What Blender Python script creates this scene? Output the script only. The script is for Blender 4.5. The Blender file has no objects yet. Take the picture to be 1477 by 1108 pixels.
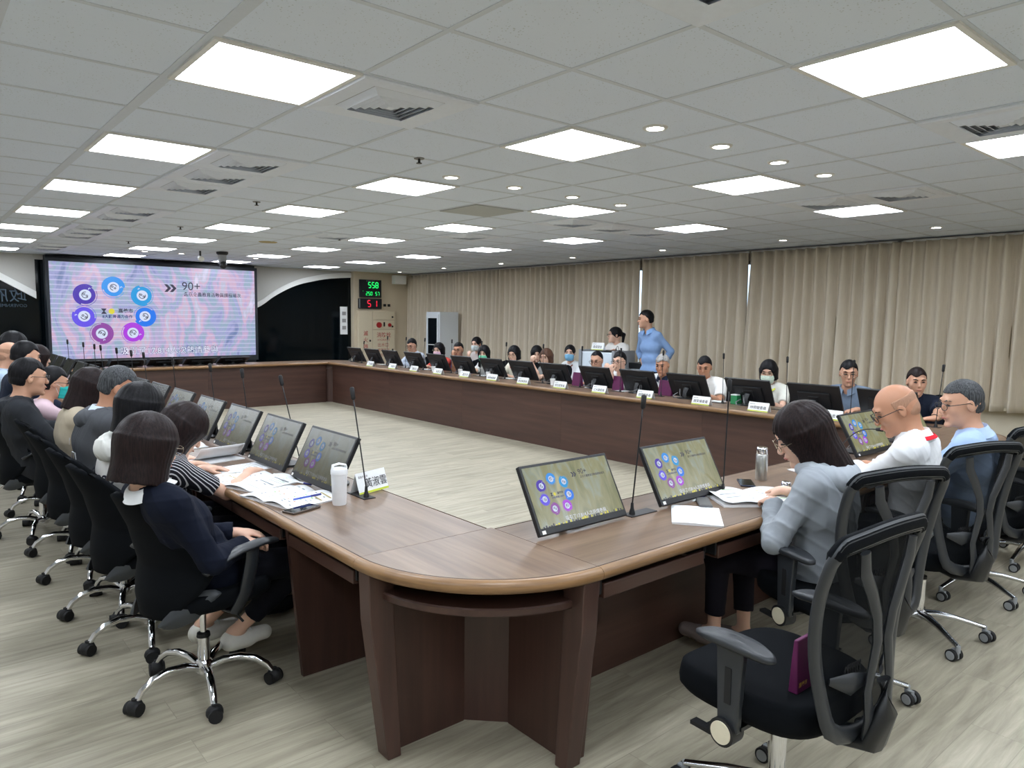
import bpy, bmesh, math, random
import numpy as np
from mathutils import Vector, Matrix
random.seed(7)
PI = math.pi
S = bpy.context.scene
COL = bpy.data.collections.new('scene'); S.collection.children.link(COL)
HC = 1.60            # camera height
CE = 2.604           # ceiling height
TT = .752            # table top height
GX, GY, GT = .9215, 2.7757, .605   # ceiling grid origin and tile
# ---------------------------------------------------------------- camera
cam = bpy.data.objects.new('camera', bpy.data.cameras.new('camera')); COL.objects.link(cam)
r_ = Vector((0.76426343, -0.6448027, 0.01144064)); u_ = Vector((0.04974263, 0.07662695, 0.99581825)); f_ = Vector((0.64298295, 0.76049838, -0.09063736))
m = Matrix((r_, u_, -f_)).transposed().to_4x4(); m.translation = Vector((0, 0, HC)); cam.matrix_world = m
cam.data.sensor_fit = 'HORIZONTAL'; cam.data.sensor_width = 36; cam.data.lens = 1045.94 / 1477 * 36
cam.data.clip_start = .05; cam.data.clip_end = 100
S.camera = cam
# ---------------------------------------------------------------- colour management, world
S.view_settings.view_transform = 'Standard'; S.view_settings.look = 'None'; S.view_settings.gamma = 1
S.view_settings.use_curve_mapping = False
S.view_settings.exposure = EXPOSURE = 0.0
LIGHT = 23.0          # emission of the ceiling panels
W = bpy.data.worlds.new('daylight'); S.world = W; W.use_nodes = True
W.node_tree.nodes['Background'].inputs[0].default_value = (.75, .87, 1, 1)
W.node_tree.nodes['Background'].inputs[1].default_value = 2.2
S.cycles.max_bounces = 8; S.cycles.diffuse_bounces = 5; S.cycles.glossy_bounces = 4; S.cycles.transparent_max_bounces = 12
S.cycles.sample_clamp_indirect = 6; S.cycles.caustics_reflective = False; S.cycles.caustics_refractive = False
S.cycles.use_denoising = True
# ---------------------------------------------------------------- materials
def lin(c):
    return tuple(((x / 255) / 12.92 if x / 255 <= .04045 else ((x / 255 + .055) / 1.055) ** 2.4) for x in c) + (1,)
MATS = {}
def mat(name, rgb=(128, 128, 128), rough=.5, metal=0, spec=.5, emit=None, es=0, noise=0, nscale=40, bump=0, bscale=200, stretch=(1, 1, 1), alpha=1, trans=0, sheen=0):
    if name in MATS: return MATS[name]
    M = bpy.data.materials.new(name); M.use_nodes = True; nt = M.node_tree; b = nt.nodes['Principled BSDF']
    b.inputs['Base Color'].default_value = lin(rgb); b.inputs['Roughness'].default_value = rough
    b.inputs['Metallic'].default_value = metal; b.inputs['Specular IOR Level'].default_value = spec
    b.inputs['Alpha'].default_value = alpha; b.inputs['Transmission Weight'].default_value = trans
    if sheen: b.inputs['Sheen Weight'].default_value = sheen
    if emit: b.inputs['Emission Color'].default_value = lin(emit); b.inputs['Emission Strength'].default_value = es
    tc = nt.nodes.new('ShaderNodeTexCoord'); mp = nt.nodes.new('ShaderNodeMapping'); nt.links.new(tc.outputs['Object'], mp.inputs[0])
    mp.inputs['Scale'].default_value = stretch
    nz = nt.nodes.new('ShaderNodeTexNoise'); nz.inputs['Scale'].default_value = nscale; nz.inputs['Detail'].default_value = 3
    nt.links.new(mp.outputs[0], nz.inputs['Vector'])
    mx = nt.nodes.new('ShaderNodeMix'); mx.data_type = 'RGBA'; c = lin(rgb); n = noise if noise else .04
    mx.inputs['A'].default_value = tuple(x * (1 - n) for x in c[:3]) + (1,); mx.inputs['B'].default_value = tuple(min(1, x * (1 + n)) for x in c[:3]) + (1,)
    nt.links.new(nz.outputs['Fac'], mx.inputs['Factor']); nt.links.new(mx.outputs['Result'], b.inputs['Base Color'])
    if bump:
        n2 = nt.nodes.new('ShaderNodeTexNoise'); n2.inputs['Scale'].default_value = bscale; n2.inputs['Detail'].default_value = 2
        nt.links.new(mp.outputs[0], n2.inputs['Vector'])
        bp = nt.nodes.new('ShaderNodeBump'); bp.inputs['Strength'].default_value = bump; bp.inputs['Distance'].default_value = .004
        nt.links.new(n2.outputs['Fac'], bp.inputs['Height']); nt.links.new(bp.outputs[0], b.inputs['Normal'])
    MATS[name] = M; return M
def nodes(name, build, rough=.5, spec=.5):
    M = bpy.data.materials.new(name); M.use_nodes = True; nt = M.node_tree; b = nt.nodes['Principled BSDF']
    b.inputs['Roughness'].default_value = rough; b.inputs['Specular IOR Level'].default_value = spec
    build(nt, b); MATS[name] = M; return M
def N(nt, t, **k):
    n = nt.nodes.new(t)
    for a, v in k.items():
        if a.startswith('i_'): n.inputs[a[2:].replace('_', ' ')].default_value = v
        else: setattr(n, a, v)
    return n
def wood(name, ca, cb, cc, axis=0, rough=.35, g=1.0, coord='Object'):
    def bld(nt, b):
        tc = N(nt, 'ShaderNodeTexCoord'); mp = N(nt, 'ShaderNodeMapping')
        sc = [26 * g, 26 * g, 26 * g] if axis < 3 else [3, 3, 70]; sc[axis % 3] = 1.6 * g if axis < 3 else 3; mp.inputs['Scale'].default_value = sc
        nt.links.new(tc.outputs[coord], mp.inputs[0])
        nz = N(nt, 'ShaderNodeTexNoise', i_Scale=1.0, i_Detail=6.0, i_Roughness=.62); nt.links.new(mp.outputs[0], nz.inputs['Vector'])
        mp2 = N(nt, 'ShaderNodeMapping'); s2 = [5 * g, 5 * g, 5 * g]; s2[axis % 3] = .5 * g; mp2.inputs['Scale'].default_value = s2
        nt.links.new(tc.outputs[coord], mp2.inputs[0])
        n2 = N(nt, 'ShaderNodeTexNoise', i_Scale=1.0, i_Detail=2.0); nt.links.new(mp2.outputs[0], n2.inputs['Vector'])
        ad = N(nt, 'ShaderNodeMath', operation='MULTIPLY_ADD'); nt.links.new(nz.outputs['Fac'], ad.inputs[0]); ad.inputs[1].default_value = .6
        m2 = N(nt, 'ShaderNodeMath', operation='MULTIPLY'); nt.links.new(n2.outputs['Fac'], m2.inputs[0]); m2.inputs[1].default_value = .4
        nt.links.new(m2.outputs[0], ad.inputs[2])
        r = N(nt, 'ShaderNodeValToRGB'); e = r.color_ramp.elements
        e[0].position = .36; e[0].color = lin(ca); e[1].position = .64; e[1].color = lin(cc)
        k = r.color_ramp.elements.new(.5); k.color = lin(cb)
        nt.links.new(ad.outputs[0], r.inputs[0]); nt.links.new(r.outputs[0], b.inputs['Base Color'])
        bp = N(nt, 'ShaderNodeBump', i_Strength=.06, i_Distance=.002); nt.links.new(nz.outputs['Fac'], bp.inputs['Height']); nt.links.new(bp.outputs[0], b.inputs['Normal'])
    return nodes(name, bld, rough)
# ---------------------------------------------------------------- mesh builder
class MB:
    def __init__(s): s.v = []; s.f = []; s.m = []
    def add(s, vs, fs, mi=0, M=None):
        o = len(s.v)
        if M is not None: vs = [tuple(M @ Vector(v)) for v in vs]
        s.v += [tuple(v) for v in vs]; s.f += [tuple(i + o for i in f) for f in fs]; s.m += [mi] * len(fs); return s
    def box(s, c, d, mi=0, M=None, rz=0):
        x, y, z = [q / 2 for q in d]; vs = [Vector((a * x, b * y, e * z)) for a in (-1, 1) for b in (-1, 1) for e in (-1, 1)]
        R = Matrix.Rotation(rz, 3, 'Z'); vs = [R @ v + Vector(c) for v in vs]
        return s.add(vs, [(0, 1, 3, 2), (4, 6, 7, 5), (0, 4, 5, 1), (2, 3, 7, 6), (0, 2, 6, 4), (1, 5, 7, 3)], mi, M)
    def prism(s, poly, z0, z1, mi=0, M=None, top=None):   # poly in xy, counter-clockwise
        n = len(poly); top = top or poly
        vs = [(x, y, z0) for x, y in poly] + [(x, y, z1) for x, y in top]
        fs = [tuple(range(n - 1, -1, -1)), tuple(range(n, 2 * n))] + [(i, (i + 1) % n, n + (i + 1) % n, n + i) for i in range(n)]
        return s.add(vs, fs, mi, M)
    def rings(s, R, mi=0, M=None, cap=True, closed=True, loop=False):
        n = len(R[0]); vs = [p for r in R for p in r]; fs = []
        K = len(R)
        for a in range(K if loop else K - 1):
            b = (a + 1) % K
            for i in range(n if closed else n - 1):
                j = (i + 1) % n; fs.append((a * n + i, a * n + j, b * n + j, b * n + i))
        if cap and not loop and closed: fs += [tuple(range(n - 1, -1, -1)), tuple((K - 1) * n + i for i in range(n))]
        return s.add(vs, fs, mi, M)
    def tube(s, path, rad, n=10, mi=0, M=None, flat=1.0, up=None, loop=False, cap=True):
        path = [Vector(p) for p in path]; K = len(path)
        if not hasattr(rad, '__len__'): rad = [rad] * K
        R = []; prev = Vector(up) if up else None
        for i, p in enumerate(path):
            a = path[(i - 1) % K] if (loop or i > 0) else p; b = path[(i + 1) % K] if (loop or i < K - 1) else p
            t = (b - a).normalized() if (b - a).length > 1e-9 else Vector((0, 0, 1))
            if prev is None: prev = t.orthogonal()
            q = (Vector(up) if up else prev); q = (q - t * q.dot(t)); q = q.normalized() if q.length > 1e-6 else t.orthogonal().normalized()
            w = t.cross(q); prev = q
            R.append([p + q * math.cos(2 * PI * k / n) * rad[i] * flat + w * math.sin(2 * PI * k / n) * rad[i] for k in range(n)])
        return s.rings(R, mi, M, cap=cap, loop=loop)
    def cyl(s, a, b, r0, r1=None, n=20, mi=0, M=None): return s.tube([a, b], [r0, r0 if r1 is None else r1], n, mi, M)
    def lathe(s, prof, n=24, mi=0, M=None, ang=2 * PI, a0=0, cap=False):
        full = abs(ang - 2 * PI) < 1e-6; K = n if full else n + 1
        R = [[(r * math.cos(a0 + ang * k / n), r * math.sin(a0 + ang * k / n), z) for r, z in prof] for k in range(K)]
        return s.rings(R, mi, M, cap=cap, closed=False, loop=full)
    def sphere(s, c, r, mi=0, M=None, nu=16, nv=10):
        r = r if hasattr(r, '__len__') else (r, r, r)
        R = [[(c[0] + r[0] * math.sin(PI * j / nv) * math.cos(2 * PI * i / nu), c[1] + r[1] * math.sin(PI * j / nv) * math.sin(2 * PI * i / nu), c[2] - r[2] * math.cos(PI * j / nv)) for i in range(nu)] for j in range(1, nv)]
        o = [c[0], c[1], c[2]]; vs = [p for q in R for p in q] + [(o[0], o[1], o[2] - r[2]), (o[0], o[1], o[2] + r[2])]
        fs = []
        K = len(R)
        for a in range(K - 1):
            for i in range(nu): j = (i + 1) % nu; fs.append((a * nu + i, a * nu + j, (a + 1) * nu + j, (a + 1) * nu + i))
        for i in range(nu): j = (i + 1) % nu; fs.append((K * nu, j, i)); fs.append((K * nu + 1, (K - 1) * nu + i, (K - 1) * nu + j))
        return s.add(vs, fs, mi, M)
    def grid(s, fn, nu, nv, mi=0, M=None):      # open sheet fn(u,v)->point
        vs = [fn(i / nu, j / nv) for j in range(nv + 1) for i in range(nu + 1)]
        fs = [(j * (nu + 1) + i, j * (nu + 1) + i + 1, (j + 1) * (nu + 1) + i + 1, (j + 1) * (nu + 1) + i) for j in range(nv) for i in range(nu)]
        return s.add(vs, fs, mi, M)
    def build(s, name, mats, parent=None, smooth=None, bevel=0, solid=0, sub=0, kind=None, loc=None, rz=0):
        me = bpy.data.meshes.new(name); me.from_pydata(s.v, [], s.f)
        if not isinstance(mats, (list, tuple)): mats = [mats]
        for q in mats: me.materials.append(q)
        me.polygons.foreach_set('material_index', s.m)
        bm = bmesh.new(); bm.from_mesh(me); bmesh.ops.recalc_face_normals(bm, faces=bm.faces); bm.to_mesh(me); bm.free()
        if smooth is not None:
            me.polygons.foreach_set('use_smooth', [True] * len(me.polygons))
            if smooth < 180: me.set_sharp_from_angle(angle=math.radians(smooth))
        o = bpy.data.objects.new(name, me); COL.objects.link(o)
        if parent is not None: o.parent = parent
        if loc is not None: o.location = loc
        o.rotation_euler.z = rz
        if solid: k = o.modifiers.new('s', 'SOLIDIFY'); k.thickness = solid; k.offset = 0
        if sub: k = o.modifiers.new('u', 'SUBSURF'); k.levels = sub; k.render_levels = sub
        if bevel: k = o.modifiers.new('b', 'BEVEL'); k.width = bevel; k.segments = 2; k.limit_method = 'ANGLE'; k.angle_limit = math.radians(40)
        if kind: o['kind'] = kind
        return o
def thing(name, label, cat, loc=(0, 0, 0), rz=0, group=None):
    o = bpy.data.objects.new(name, None); COL.objects.link(o); o.empty_display_size = .05
    o.location = loc; o.rotation_euler.z = rz; o['label'] = label; o['category'] = cat
    if group: o['group'] = group
    return o
def tag(o, label, cat, group=None):
    o['label'] = label; o['category'] = cat
    if group: o['group'] = group
    return o
def dup(root, loc, rz, label, group=None):
    r = root.copy(); COL.objects.link(r); r.location = loc; r.rotation_euler.z = rz; r['label'] = label
    if group: r['group'] = group
    for ch in list(root.children):
        c = ch.copy(); COL.objects.link(c); c.parent = r
        for g in list(ch.children):
            d = g.copy(); COL.objects.link(d); d.parent = c
    return r
TXT = {}
def text(mb, s, size, M, mi=0, align='LEFT', weight=0):
    key = (s, align, weight)
    if key not in TXT:
        cu = bpy.data.curves.new('t', 'FONT'); cu.body = s; cu.size = 1; cu.align_x = align; cu.offset = weight; cu.resolution_u = 3
        ob = bpy.data.objects.new('t', cu); COL.objects.link(ob)
        bpy.context.view_layer.update(); dg = bpy.context.evaluated_depsgraph_get()
        me = ob.evaluated_get(dg).to_mesh()
        TXT[key] = ([tuple(v.co) for v in me.vertices], [tuple(p.vertices) for p in me.polygons])
        bpy.data.objects.remove(ob); bpy.data.curves.remove(cu)
    v, f = TXT[key]
    mb.add([(a * size, b * size, c) for a, b, c in v], f, mi, M)
def ang(deg): return math.radians(deg)
def lerp(a, b, t): return a + (b - a) * t
def ORD(n): return ['first', 'second', 'third', 'fourth', 'fifth', 'sixth', 'seventh', 'eighth', 'ninth', 'tenth', 'eleventh', 'twelfth', 'thirteenth', 'fourteenth', 'fifteenth', 'sixteenth', 'seventeenth', 'eighteenth', 'nineteenth', 'twentieth'][n]
# ================================================================ setting
def floor_mat(nt, b):
    tc = N(nt, 'ShaderNodeTexCoord'); br = N(nt, 'ShaderNodeTexBrick', i_Scale=1.0, i_Mortar_Size=.0012, i_Brick_Width=1.22, i_Row_Height=.184, i_Mortar_Smooth=.1, i_Bias=0.0)
    br.offset = .37; br.inputs['Color1'].default_value = (.0, .0, .0, 1); br.inputs['Color2'].default_value = (1, 1, 1, 1); br.inputs['Mortar'].default_value = (.5, .5, .5, 1)
    nt.links.new(tc.outputs['Object'], br.inputs['Vector'])
    ofs = N(nt, 'ShaderNodeVectorMath', operation='MULTIPLY_ADD'); ofs.inputs[1].default_value = (7.3, 3.1, 0)
    nt.links.new(br.outputs['Color'], ofs.inputs[0]); nt.links.new(tc.outputs['Object'], ofs.inputs[2])
    mp = N(nt, 'ShaderNodeMapping'); mp.inputs['Scale'].default_value = (1.3, 15, 1); nt.links.new(ofs.outputs[0], mp.inputs[0])
    nz = N(nt, 'ShaderNodeTexNoise', i_Scale=1.6, i_Detail=7.0, i_Roughness=.66, i_Distortion=.5); nt.links.new(mp.outputs[0], nz.inputs['Vector'])
    mpb = N(nt, 'ShaderNodeMapping'); mpb.inputs['Scale'].default_value = (.8, 3.5, 1); nt.links.new(ofs.outputs[0], mpb.inputs[0])
    nb = N(nt, 'ShaderNodeTexNoise', i_Scale=1.2, i_Detail=3.0); nt.links.new(mpb.outputs[0], nb.inputs['Vector'])
    a = N(nt, 'ShaderNodeMath', operation='MULTIPLY_ADD'); nt.links.new(nz.outputs['Fac'], a.inputs[0]); a.inputs[1].default_value = .7
    a2 = N(nt, 'ShaderNodeMath', operation='MULTIPLY'); nt.links.new(nb.outputs['Fac'], a2.inputs[0]); a2.inputs[1].default_value = .3; nt.links.new(a2.outputs[0], a.inputs[2])
    r = N(nt, 'ShaderNodeValToRGB'); e = r.color_ramp.elements; e[0].position = .30; e[0].color = lin((120, 113, 97)); e[1].position = .68; e[1].color = lin((184, 177, 157))
    k = e.new(.48); k.color = lin((156, 149, 130)); nt.links.new(a.outputs[0], r.inputs[0])
    dk = N(nt, 'ShaderNodeMix', data_type='RGBA', blend_type='MULTIPLY'); dk.inputs['Factor'].default_value = 1
    rr = N(nt, 'ShaderNodeMapRange'); rr.inputs['From Min'].default_value = 0; rr.inputs['From Max'].default_value = 1; rr.inputs['To Min'].default_value = 1; rr.inputs['To Max'].default_value = .72
    nt.links.new(br.outputs['Fac'], rr.inputs['Value']); nt.links.new(r.outputs[0], dk.inputs['A']); nt.links.new(rr.outputs[0], dk.inputs['B'])
    nt.links.new(dk.outputs['Result'], b.inputs['Base Color'])
    bp = N(nt, 'ShaderNodeBump', i_Strength=.12, i_Distance=.002); nt.links.new(nz.outputs['Fac'], bp.inputs['Height']); nt.links.new(bp.outputs[0], b.inputs['Normal'])
M_FLOOR = nodes('vinyl_plank', floor_mat, .42, .45)
def ceil_mat(nt, b):
    tc = N(nt, 'ShaderNodeTexCoord'); vo = N(nt, 'ShaderNodeTexVoronoi', i_Scale=62.0); nt.links.new(tc.outputs['Object'], vo.inputs['Vector'])
    nz = N(nt, 'ShaderNodeTexNoise', i_Scale=9.0, i_Detail=2.0); nt.links.new(tc.outputs['Object'], nz.inputs['Vector'])
    s = N(nt, 'ShaderNodeMath', operation='MULTIPLY'); nt.links.new(nz.outputs['Fac'], s.inputs[0]); s.inputs[1].default_value = .30
    lt = N(nt, 'ShaderNodeMath', operation='LESS_THAN'); nt.links.new(vo.outputs['Distance'], lt.inputs[0]); nt.links.new(s.outputs[0], lt.inputs[1])
    mx = N(nt, 'ShaderNodeMix', data_type='RGBA'); mx.inputs['A'].default_value = lin((224, 233, 246)); mx.inputs['B'].default_value = lin((196, 204, 210))
    nt.links.new(lt.outputs[0], mx.inputs['Factor']); nt.links.new(mx.outputs['Result'], b.inputs['Base Color'])
M_CEIL = nodes('mineral_tile', ceil_mat, .9, .2)
M_GRID = mat('grid_metal', (206, 213, 222), .6)
M_WALL = mat('grey_wall', (184, 182, 176), .75, noise=.02)
M_CREAM = mat('cream_panel', (205, 192, 168), .55, noise=.02)
M_BEIGE = mat('beige_wall', (206, 196, 174), .75, noise=.02)
M_WHITE = mat('white_paint', (226, 226, 222), .5)
M_PLASW = mat('white_plastic', (224, 231, 242), .4)
M_BLKGL = mat('black_glass', (3, 9, 13), .08, spec=.22)
M_GLASS = mat('window_glass', (235, 245, 250), .02, trans=1)
XL, XR, YB, YF = -2.1, 9.42, -4.4, 15.0
def st(name, mb, m, **k): return mb.build(name, m, kind='structure', **k)
st('floor', MB().box(((XL + XR) / 2, (YB + YF) / 2, -.05), (XR - XL + .4, YF - YB + .4, .1)), M_FLOOR)
st('ceiling', MB().box(((XL + XR) / 2, (YB + YF) / 2, CE + .05), (XR - XL + .4, YF - YB + .4, .1)), M_CEIL)
g = MB(); w = .024
i = math.floor((XL - GX) / GT) + 1
while GX + i * GT < XR:
    ww = .05 if i in (0,) else w
    g.box((GX + i * GT, (YB + YF) / 2, CE - .0005), (ww, YF - YB, .005)); i += 1
i = math.floor((YB - GY) / GT) + 1
while GY + i * GT < YF:
    g.box(((XL + XR) / 2, GY + i * GT, CE - .0002), (XR - XL, w, .0044)); i += 1
st('trim_1', g, M_GRID)
st('wall_left', MB().box((XL - .05, (YB + YF) / 2, CE / 2), (.1, YF - YB, CE)), M_WALL)
st('wall_back', MB().box(((XL + XR) / 2, YB - .05, CE / 2), (XR - XL, .1, CE)), M_BEIGE)
# curtain-side wall with a long window band
WZ0, WZ1 = .72, 2.45
wr = MB().box((XR + .06, (YB + YF) / 2, WZ0 / 2), (.12, YF - YB, WZ0)).box((XR + .06, (YB + YF) / 2, (WZ1 + CE) / 2), (.12, YF - YB, CE - WZ1))
ys = [YB, -1.6, .4, 2.4, 4.4, 6.4, 8.4, 10.4, 12.4, YF]
for y in ys: wr.box((XR + .06, min(max(y, YB + .15), YF - .15), (WZ0 + WZ1) / 2), (.12, .3 if y in (YB, YF) else .16, WZ1 - WZ0))
st('wall_right', wr, M_BEIGE)
for n in range(len(ys) - 1):
    a, b2 = ys[n] + .08, ys[n + 1] - .08
    f = MB()
    for yy in (a + .02, (a + b2) / 2, b2 - .02): f.box((XR + .06, yy, (WZ0 + WZ1) / 2), (.05, .04, WZ1 - WZ0))
    for zz in (WZ0 + .02, WZ1 - .02): f.box((XR + .06, (a + b2) / 2, zz), (.05, b2 - a, .04))
    fo = st('window_%d' % (n + 1), f, M_WHITE); p = MB().box((XR + .065, (a + b2) / 2, (WZ0 + WZ1) / 2), (.006, b2 - a - .06, WZ1 - WZ0 - .06)).build('pane', M_GLASS, fo)
st('trim_2', MB().box((XR - .05, (YB + YF) / 2, WZ0 - .07), (.1, YF - YB, .03)), M_BEIGE)
# screen wall: grey upper part, arch band, black glass, cream column
st('wall_front', MB().box(((XL + XR) / 2, YF + .05, CE / 2), (XR - XL, .1, CE)), M_BLKGL)
def arch_z(x, off=0):   # arch mirrored about the screen centre
    xc = 3.77; R = (x - xc)
    pts = [(1.95, 1.70), (2.05, 1.83), (2.35, 2.04), (2.8, 2.26), (3.45, 2.41), (4.1, 2.47), (6, 2.47)]
    d = abs(R)
    if d <= pts[0][0]: return pts[0][1] + off
    for (a, za), (b_, zb) in zip(pts, pts[1:]):
        if d <= b_: return lerp(za, zb, (d - a) / (b_ - a)) + off
    return pts[-1][1] + off
def arch_zz(x): # smooth
    return sum(arch_z(x + k * .05) for k in range(-4, 5)) / 9
xs = [5.70 + i * .05 for i in range(44)]
def upper(xs, nm):
    u = MB(); R = []
    for x in xs:
        z = arch_zz(x) + .105
        R.append([(x, YF - .001, z), (x, YF - .03, z), (x, YF - .03, CE), (x, YF - .001, CE)])
    u.rings(R); st(nm, u, M_WALL)
    t = MB(); R = []
    for x in xs:
        z = arch_zz(x); R.append([(x, YF - .001, z), (x, YF - .07, z), (x, YF - .07, z + .11), (x, YF - .001, z + .11)])
    t.rings(R); return t
t = upper(xs, 'trim_3'); st('trim_4', t, M_WHITE)
xs = [XL + i * .05 for i in range(int((1.85 - XL) / .05) + 1)]
def arch_left(x): return 1.78 + (1.95 - x) * .60 if x > .9 else min(2.41 + (0.9 - x) * .12, 2.47)
u = MB(); t = MB(); R = []; Q = []
for x in xs:
    z = min(arch_left(x), 2.47)
    R.append([(x, YF - .001, z + .12), (x, YF - .03, z + .12), (x, YF - .03, CE), (x, YF - .001, CE)])
    Q.append([(x, YF - .001, z), (x, YF - .07, z), (x, YF - .07, z + .125), (x, YF - .001, z + .125)])
st('trim_5', u.rings(R), M_WALL); st('trim_6', t.rings(Q), M_WHITE)
st('trim_7', MB().box((3.77, YF - .03, 2.56), (3.9, .06, .088)), M_WALL)
cx0, cx1 = 7.87, XR
st('wall_column', MB().box(((cx0 + cx1) / 2, YF - .06, CE / 2), (cx1 - cx0, .16, CE)), M_CREAM)
st('baseboard_left', MB().box((XL + .008, (YB + YF) / 2, .05), (.016, YF - YB, .1)), M_BEIGE)
st('baseboard_right', MB().box((XR - .008, (YB + YF) / 2, .05), (.016, YF - YB, .1)), M_BEIGE)
# reflection of a sign, put on the black glass as dull mirrored letters
M_REFL = mat('reflected_letter', (44, 62, 76), .6)
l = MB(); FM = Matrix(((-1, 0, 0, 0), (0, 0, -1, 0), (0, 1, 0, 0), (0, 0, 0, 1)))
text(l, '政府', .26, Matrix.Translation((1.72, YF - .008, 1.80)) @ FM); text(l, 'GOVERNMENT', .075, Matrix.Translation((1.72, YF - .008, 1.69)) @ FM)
tag(l.build('reflected_sign', M_REFL), 'dim painted reflection of a sign on the black glass left of the big screen', 'lettering')
# ---------------------------------------------------------------- ceiling fittings
M_EMIT = mat('led_diffuser', (255, 255, 255), .5, emit=(236, 244, 255), es=LIGHT)
M_EMIT2 = mat('downlight_lens', (255, 255, 255), .5, emit=(255, 250, 240), es=LIGHT * 1.6)
rows = ['over the left arm', 'left of centre', 'right of centre', 'nearest the curtains', 'added unseen at left']
pl0 = None
for r in range(-1, 4):  # leftmost row is unseen, added to fill the shade on the left floor
    for k in range(-3, 7):
        x, y = GX + (3 * r + .5) * GT, GY + (3 * k + .5) * GT
        lab = 'square LED ceiling panel, %s from the screen wall, in the row %s' % (ORD(9 - k - 3), rows[r])
        if pl0 is None:
            pl0 = thing('ceiling_light', lab, 'ceiling light', (x, y, CE), 0, 'LED panels in four ceiling rows')
            fr = MB()
            for a, b2, c, d in ((0, .288, .6, .024), (0, -.288, .6, .024), (.288, 0, .024, .552), (-.288, 0, .024, .552)): fr.box((a, b2, -.006), (c, d, .012))
            fr.build('frame', M_WHITE, pl0); MB().box((0, 0, -.005), (.552, .552, .006)).build('diffuser', M_EMIT, pl0)
        else: dup(pl0, (x, y, CE), 0, lab)
DL = [(3.58, -.43, 'first of four beside the middle light rows, nearest the camera'), (4.56, -.43, 'second'), (5.58, -.43, 'third'), (6.58, -.43, 'fourth')]
dls = []
for j, y in enumerate((2.51, 4.35)):
    for i, x in enumerate((3.085, 3.68, 4.305, 4.905)):
        dls.append((x, y, 'small round downlight, %s from the left in the %s line of four' % (ORD(i), ('nearer', 'farther')[j])))
for i, y in enumerate((3.05, 4.81, 6.70, 8.57, 10.48, 12.38, 14.16)): dls.append((8.4 + i * .04, y, 'round downlight close to the curtain top, %s from the screen wall' % ORD(6 - i)))
for i, x in enumerate((3.085, 3.64, 4.276, 4.885)): dls.append((x, 12.82, 'small round downlight in front of the big screen, %s from the left' % ORD(i)))
d0 = None
for x, y, lab in dls:
    if d0 is None:
        d0 = thing('downlight', lab, 'ceiling light', (x, y, CE), 0, 'round recessed downlights')
        MB().lathe([(.045, -.002), (.047, -.010), (.062, -.008), (.066, 0)], 24).build('trim_ring', M_WHITE, d0, smooth=180)
        MB().lathe([(0.0005, -.006), (.045, -.006), (.045, 0)], 24).build('lens', M_EMIT2, d0)
    else: dup(d0, (x, y, CE), 0, lab)
# air diffusers
M_VD = mat('vent_dark', (160, 163, 168), .7)
def vent(r, k, lab, first=[]):
    x, y = GX + (r + .5) * GT, GY + (k + .5) * GT
    if first: return dup(first[0], (x, y, CE), 0, lab)
    v = thing('air_vent', lab, 'air vent', (x, y, CE), 0, 'square ceiling air vents'); first.append(v)
    fr = MB(); 
    for s0, s1, z0, z1 in ((.296, .30, -.002, -.018), ):
        pass
    R = []
    for h, z in ((.300, 0), (.300, -.010), (.292, -.016), (.195, -.006), (.190, -.004), (.185, .0)):
        R.append([(h, h, z), (-h, h, z), (-h, -h, z), (h, -h, z)])
    fr.rings(R, cap=False).build('frame', M_PLASW, v)
    for q, h in enumerate((.150, .118, .086, .054, .024)):
        R = [[(a * (h + e), b * (h + e), z) for a, b in ((1, 1), (-1, 1), (-1, -1), (1, -1))] for e, z in ((.034, -.003), (.003, -.026), (0, -.026), (.028, -.003))]
        MB().rings(R, cap=False, loop=True).build('louvre_ring', M_PLASW, v)
    MB().box((0, 0, -.022), (.04, .04, .006)).build('centre_plate', M_PLASW, v)
    MB().box((0, 0, -.0015), (.375, .375, .002)).build('duct_opening', M_VD, v)
    return v
VL = [(1, -3, 'square air vent partly cut by the top edge of the picture'), (1, 0, 'large square air vent beside the nearest LED panel on the left'),
      (5, -3, 'square air vent at the right picture edge, beside an LED panel'),
      (1, 3, 'air vent nearest the camera in the group of three on the left'), (1, 4, 'middle air vent in the group of three on the left'), (1, 5, 'air vent farthest from the camera in the group of three on the left'),
      (1, 8, 'nearer air vent of the pair beyond the group of three'), (1, 9, 'farther air vent of the pair beyond the group of three'),
      (1, 11, 'nearest air vent of the second far group toward the screen'), (1, 12, 'middle air vent of the second far group toward the screen'), (1, 13, 'farthest air vent of the second far group toward the screen'),
      (1, 16, 'nearer air vent of the pair just above the big screen'), (1, 17, 'farther air vent of the pair just above the big screen'),
      (8, -1, 'air vent at the right with dark louvres, nearer the curtain'), (8, 0, 'air vent beside the LED panel at the right, lighter louvres'),
      (7, 4, 'left one of three diamond-looking vents near the curtain'), (8, 4, 'middle one of three diamond-looking vents near the curtain'), (9, 4, 'right one of three diamond-looking vents near the curtain'),
      (5, 9, 'faint air vent left of centre, far down the ceiling'), (7, 7, 'faint air vent right of centre, far down the ceiling'), (7, 11, 'faint air vent nearest the clocks')]
for a in VL: vent(*a)
tag(MB().box((GX + 5.5 * GT, GY + 4.5 * GT, CE - .004), (.56, .56, .010)).build('access_panel', mat('panel_grey', (176, 180, 178), .6)), 'flat grey square access panel in the ceiling grid', 'panel')
s0 = None
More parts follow.
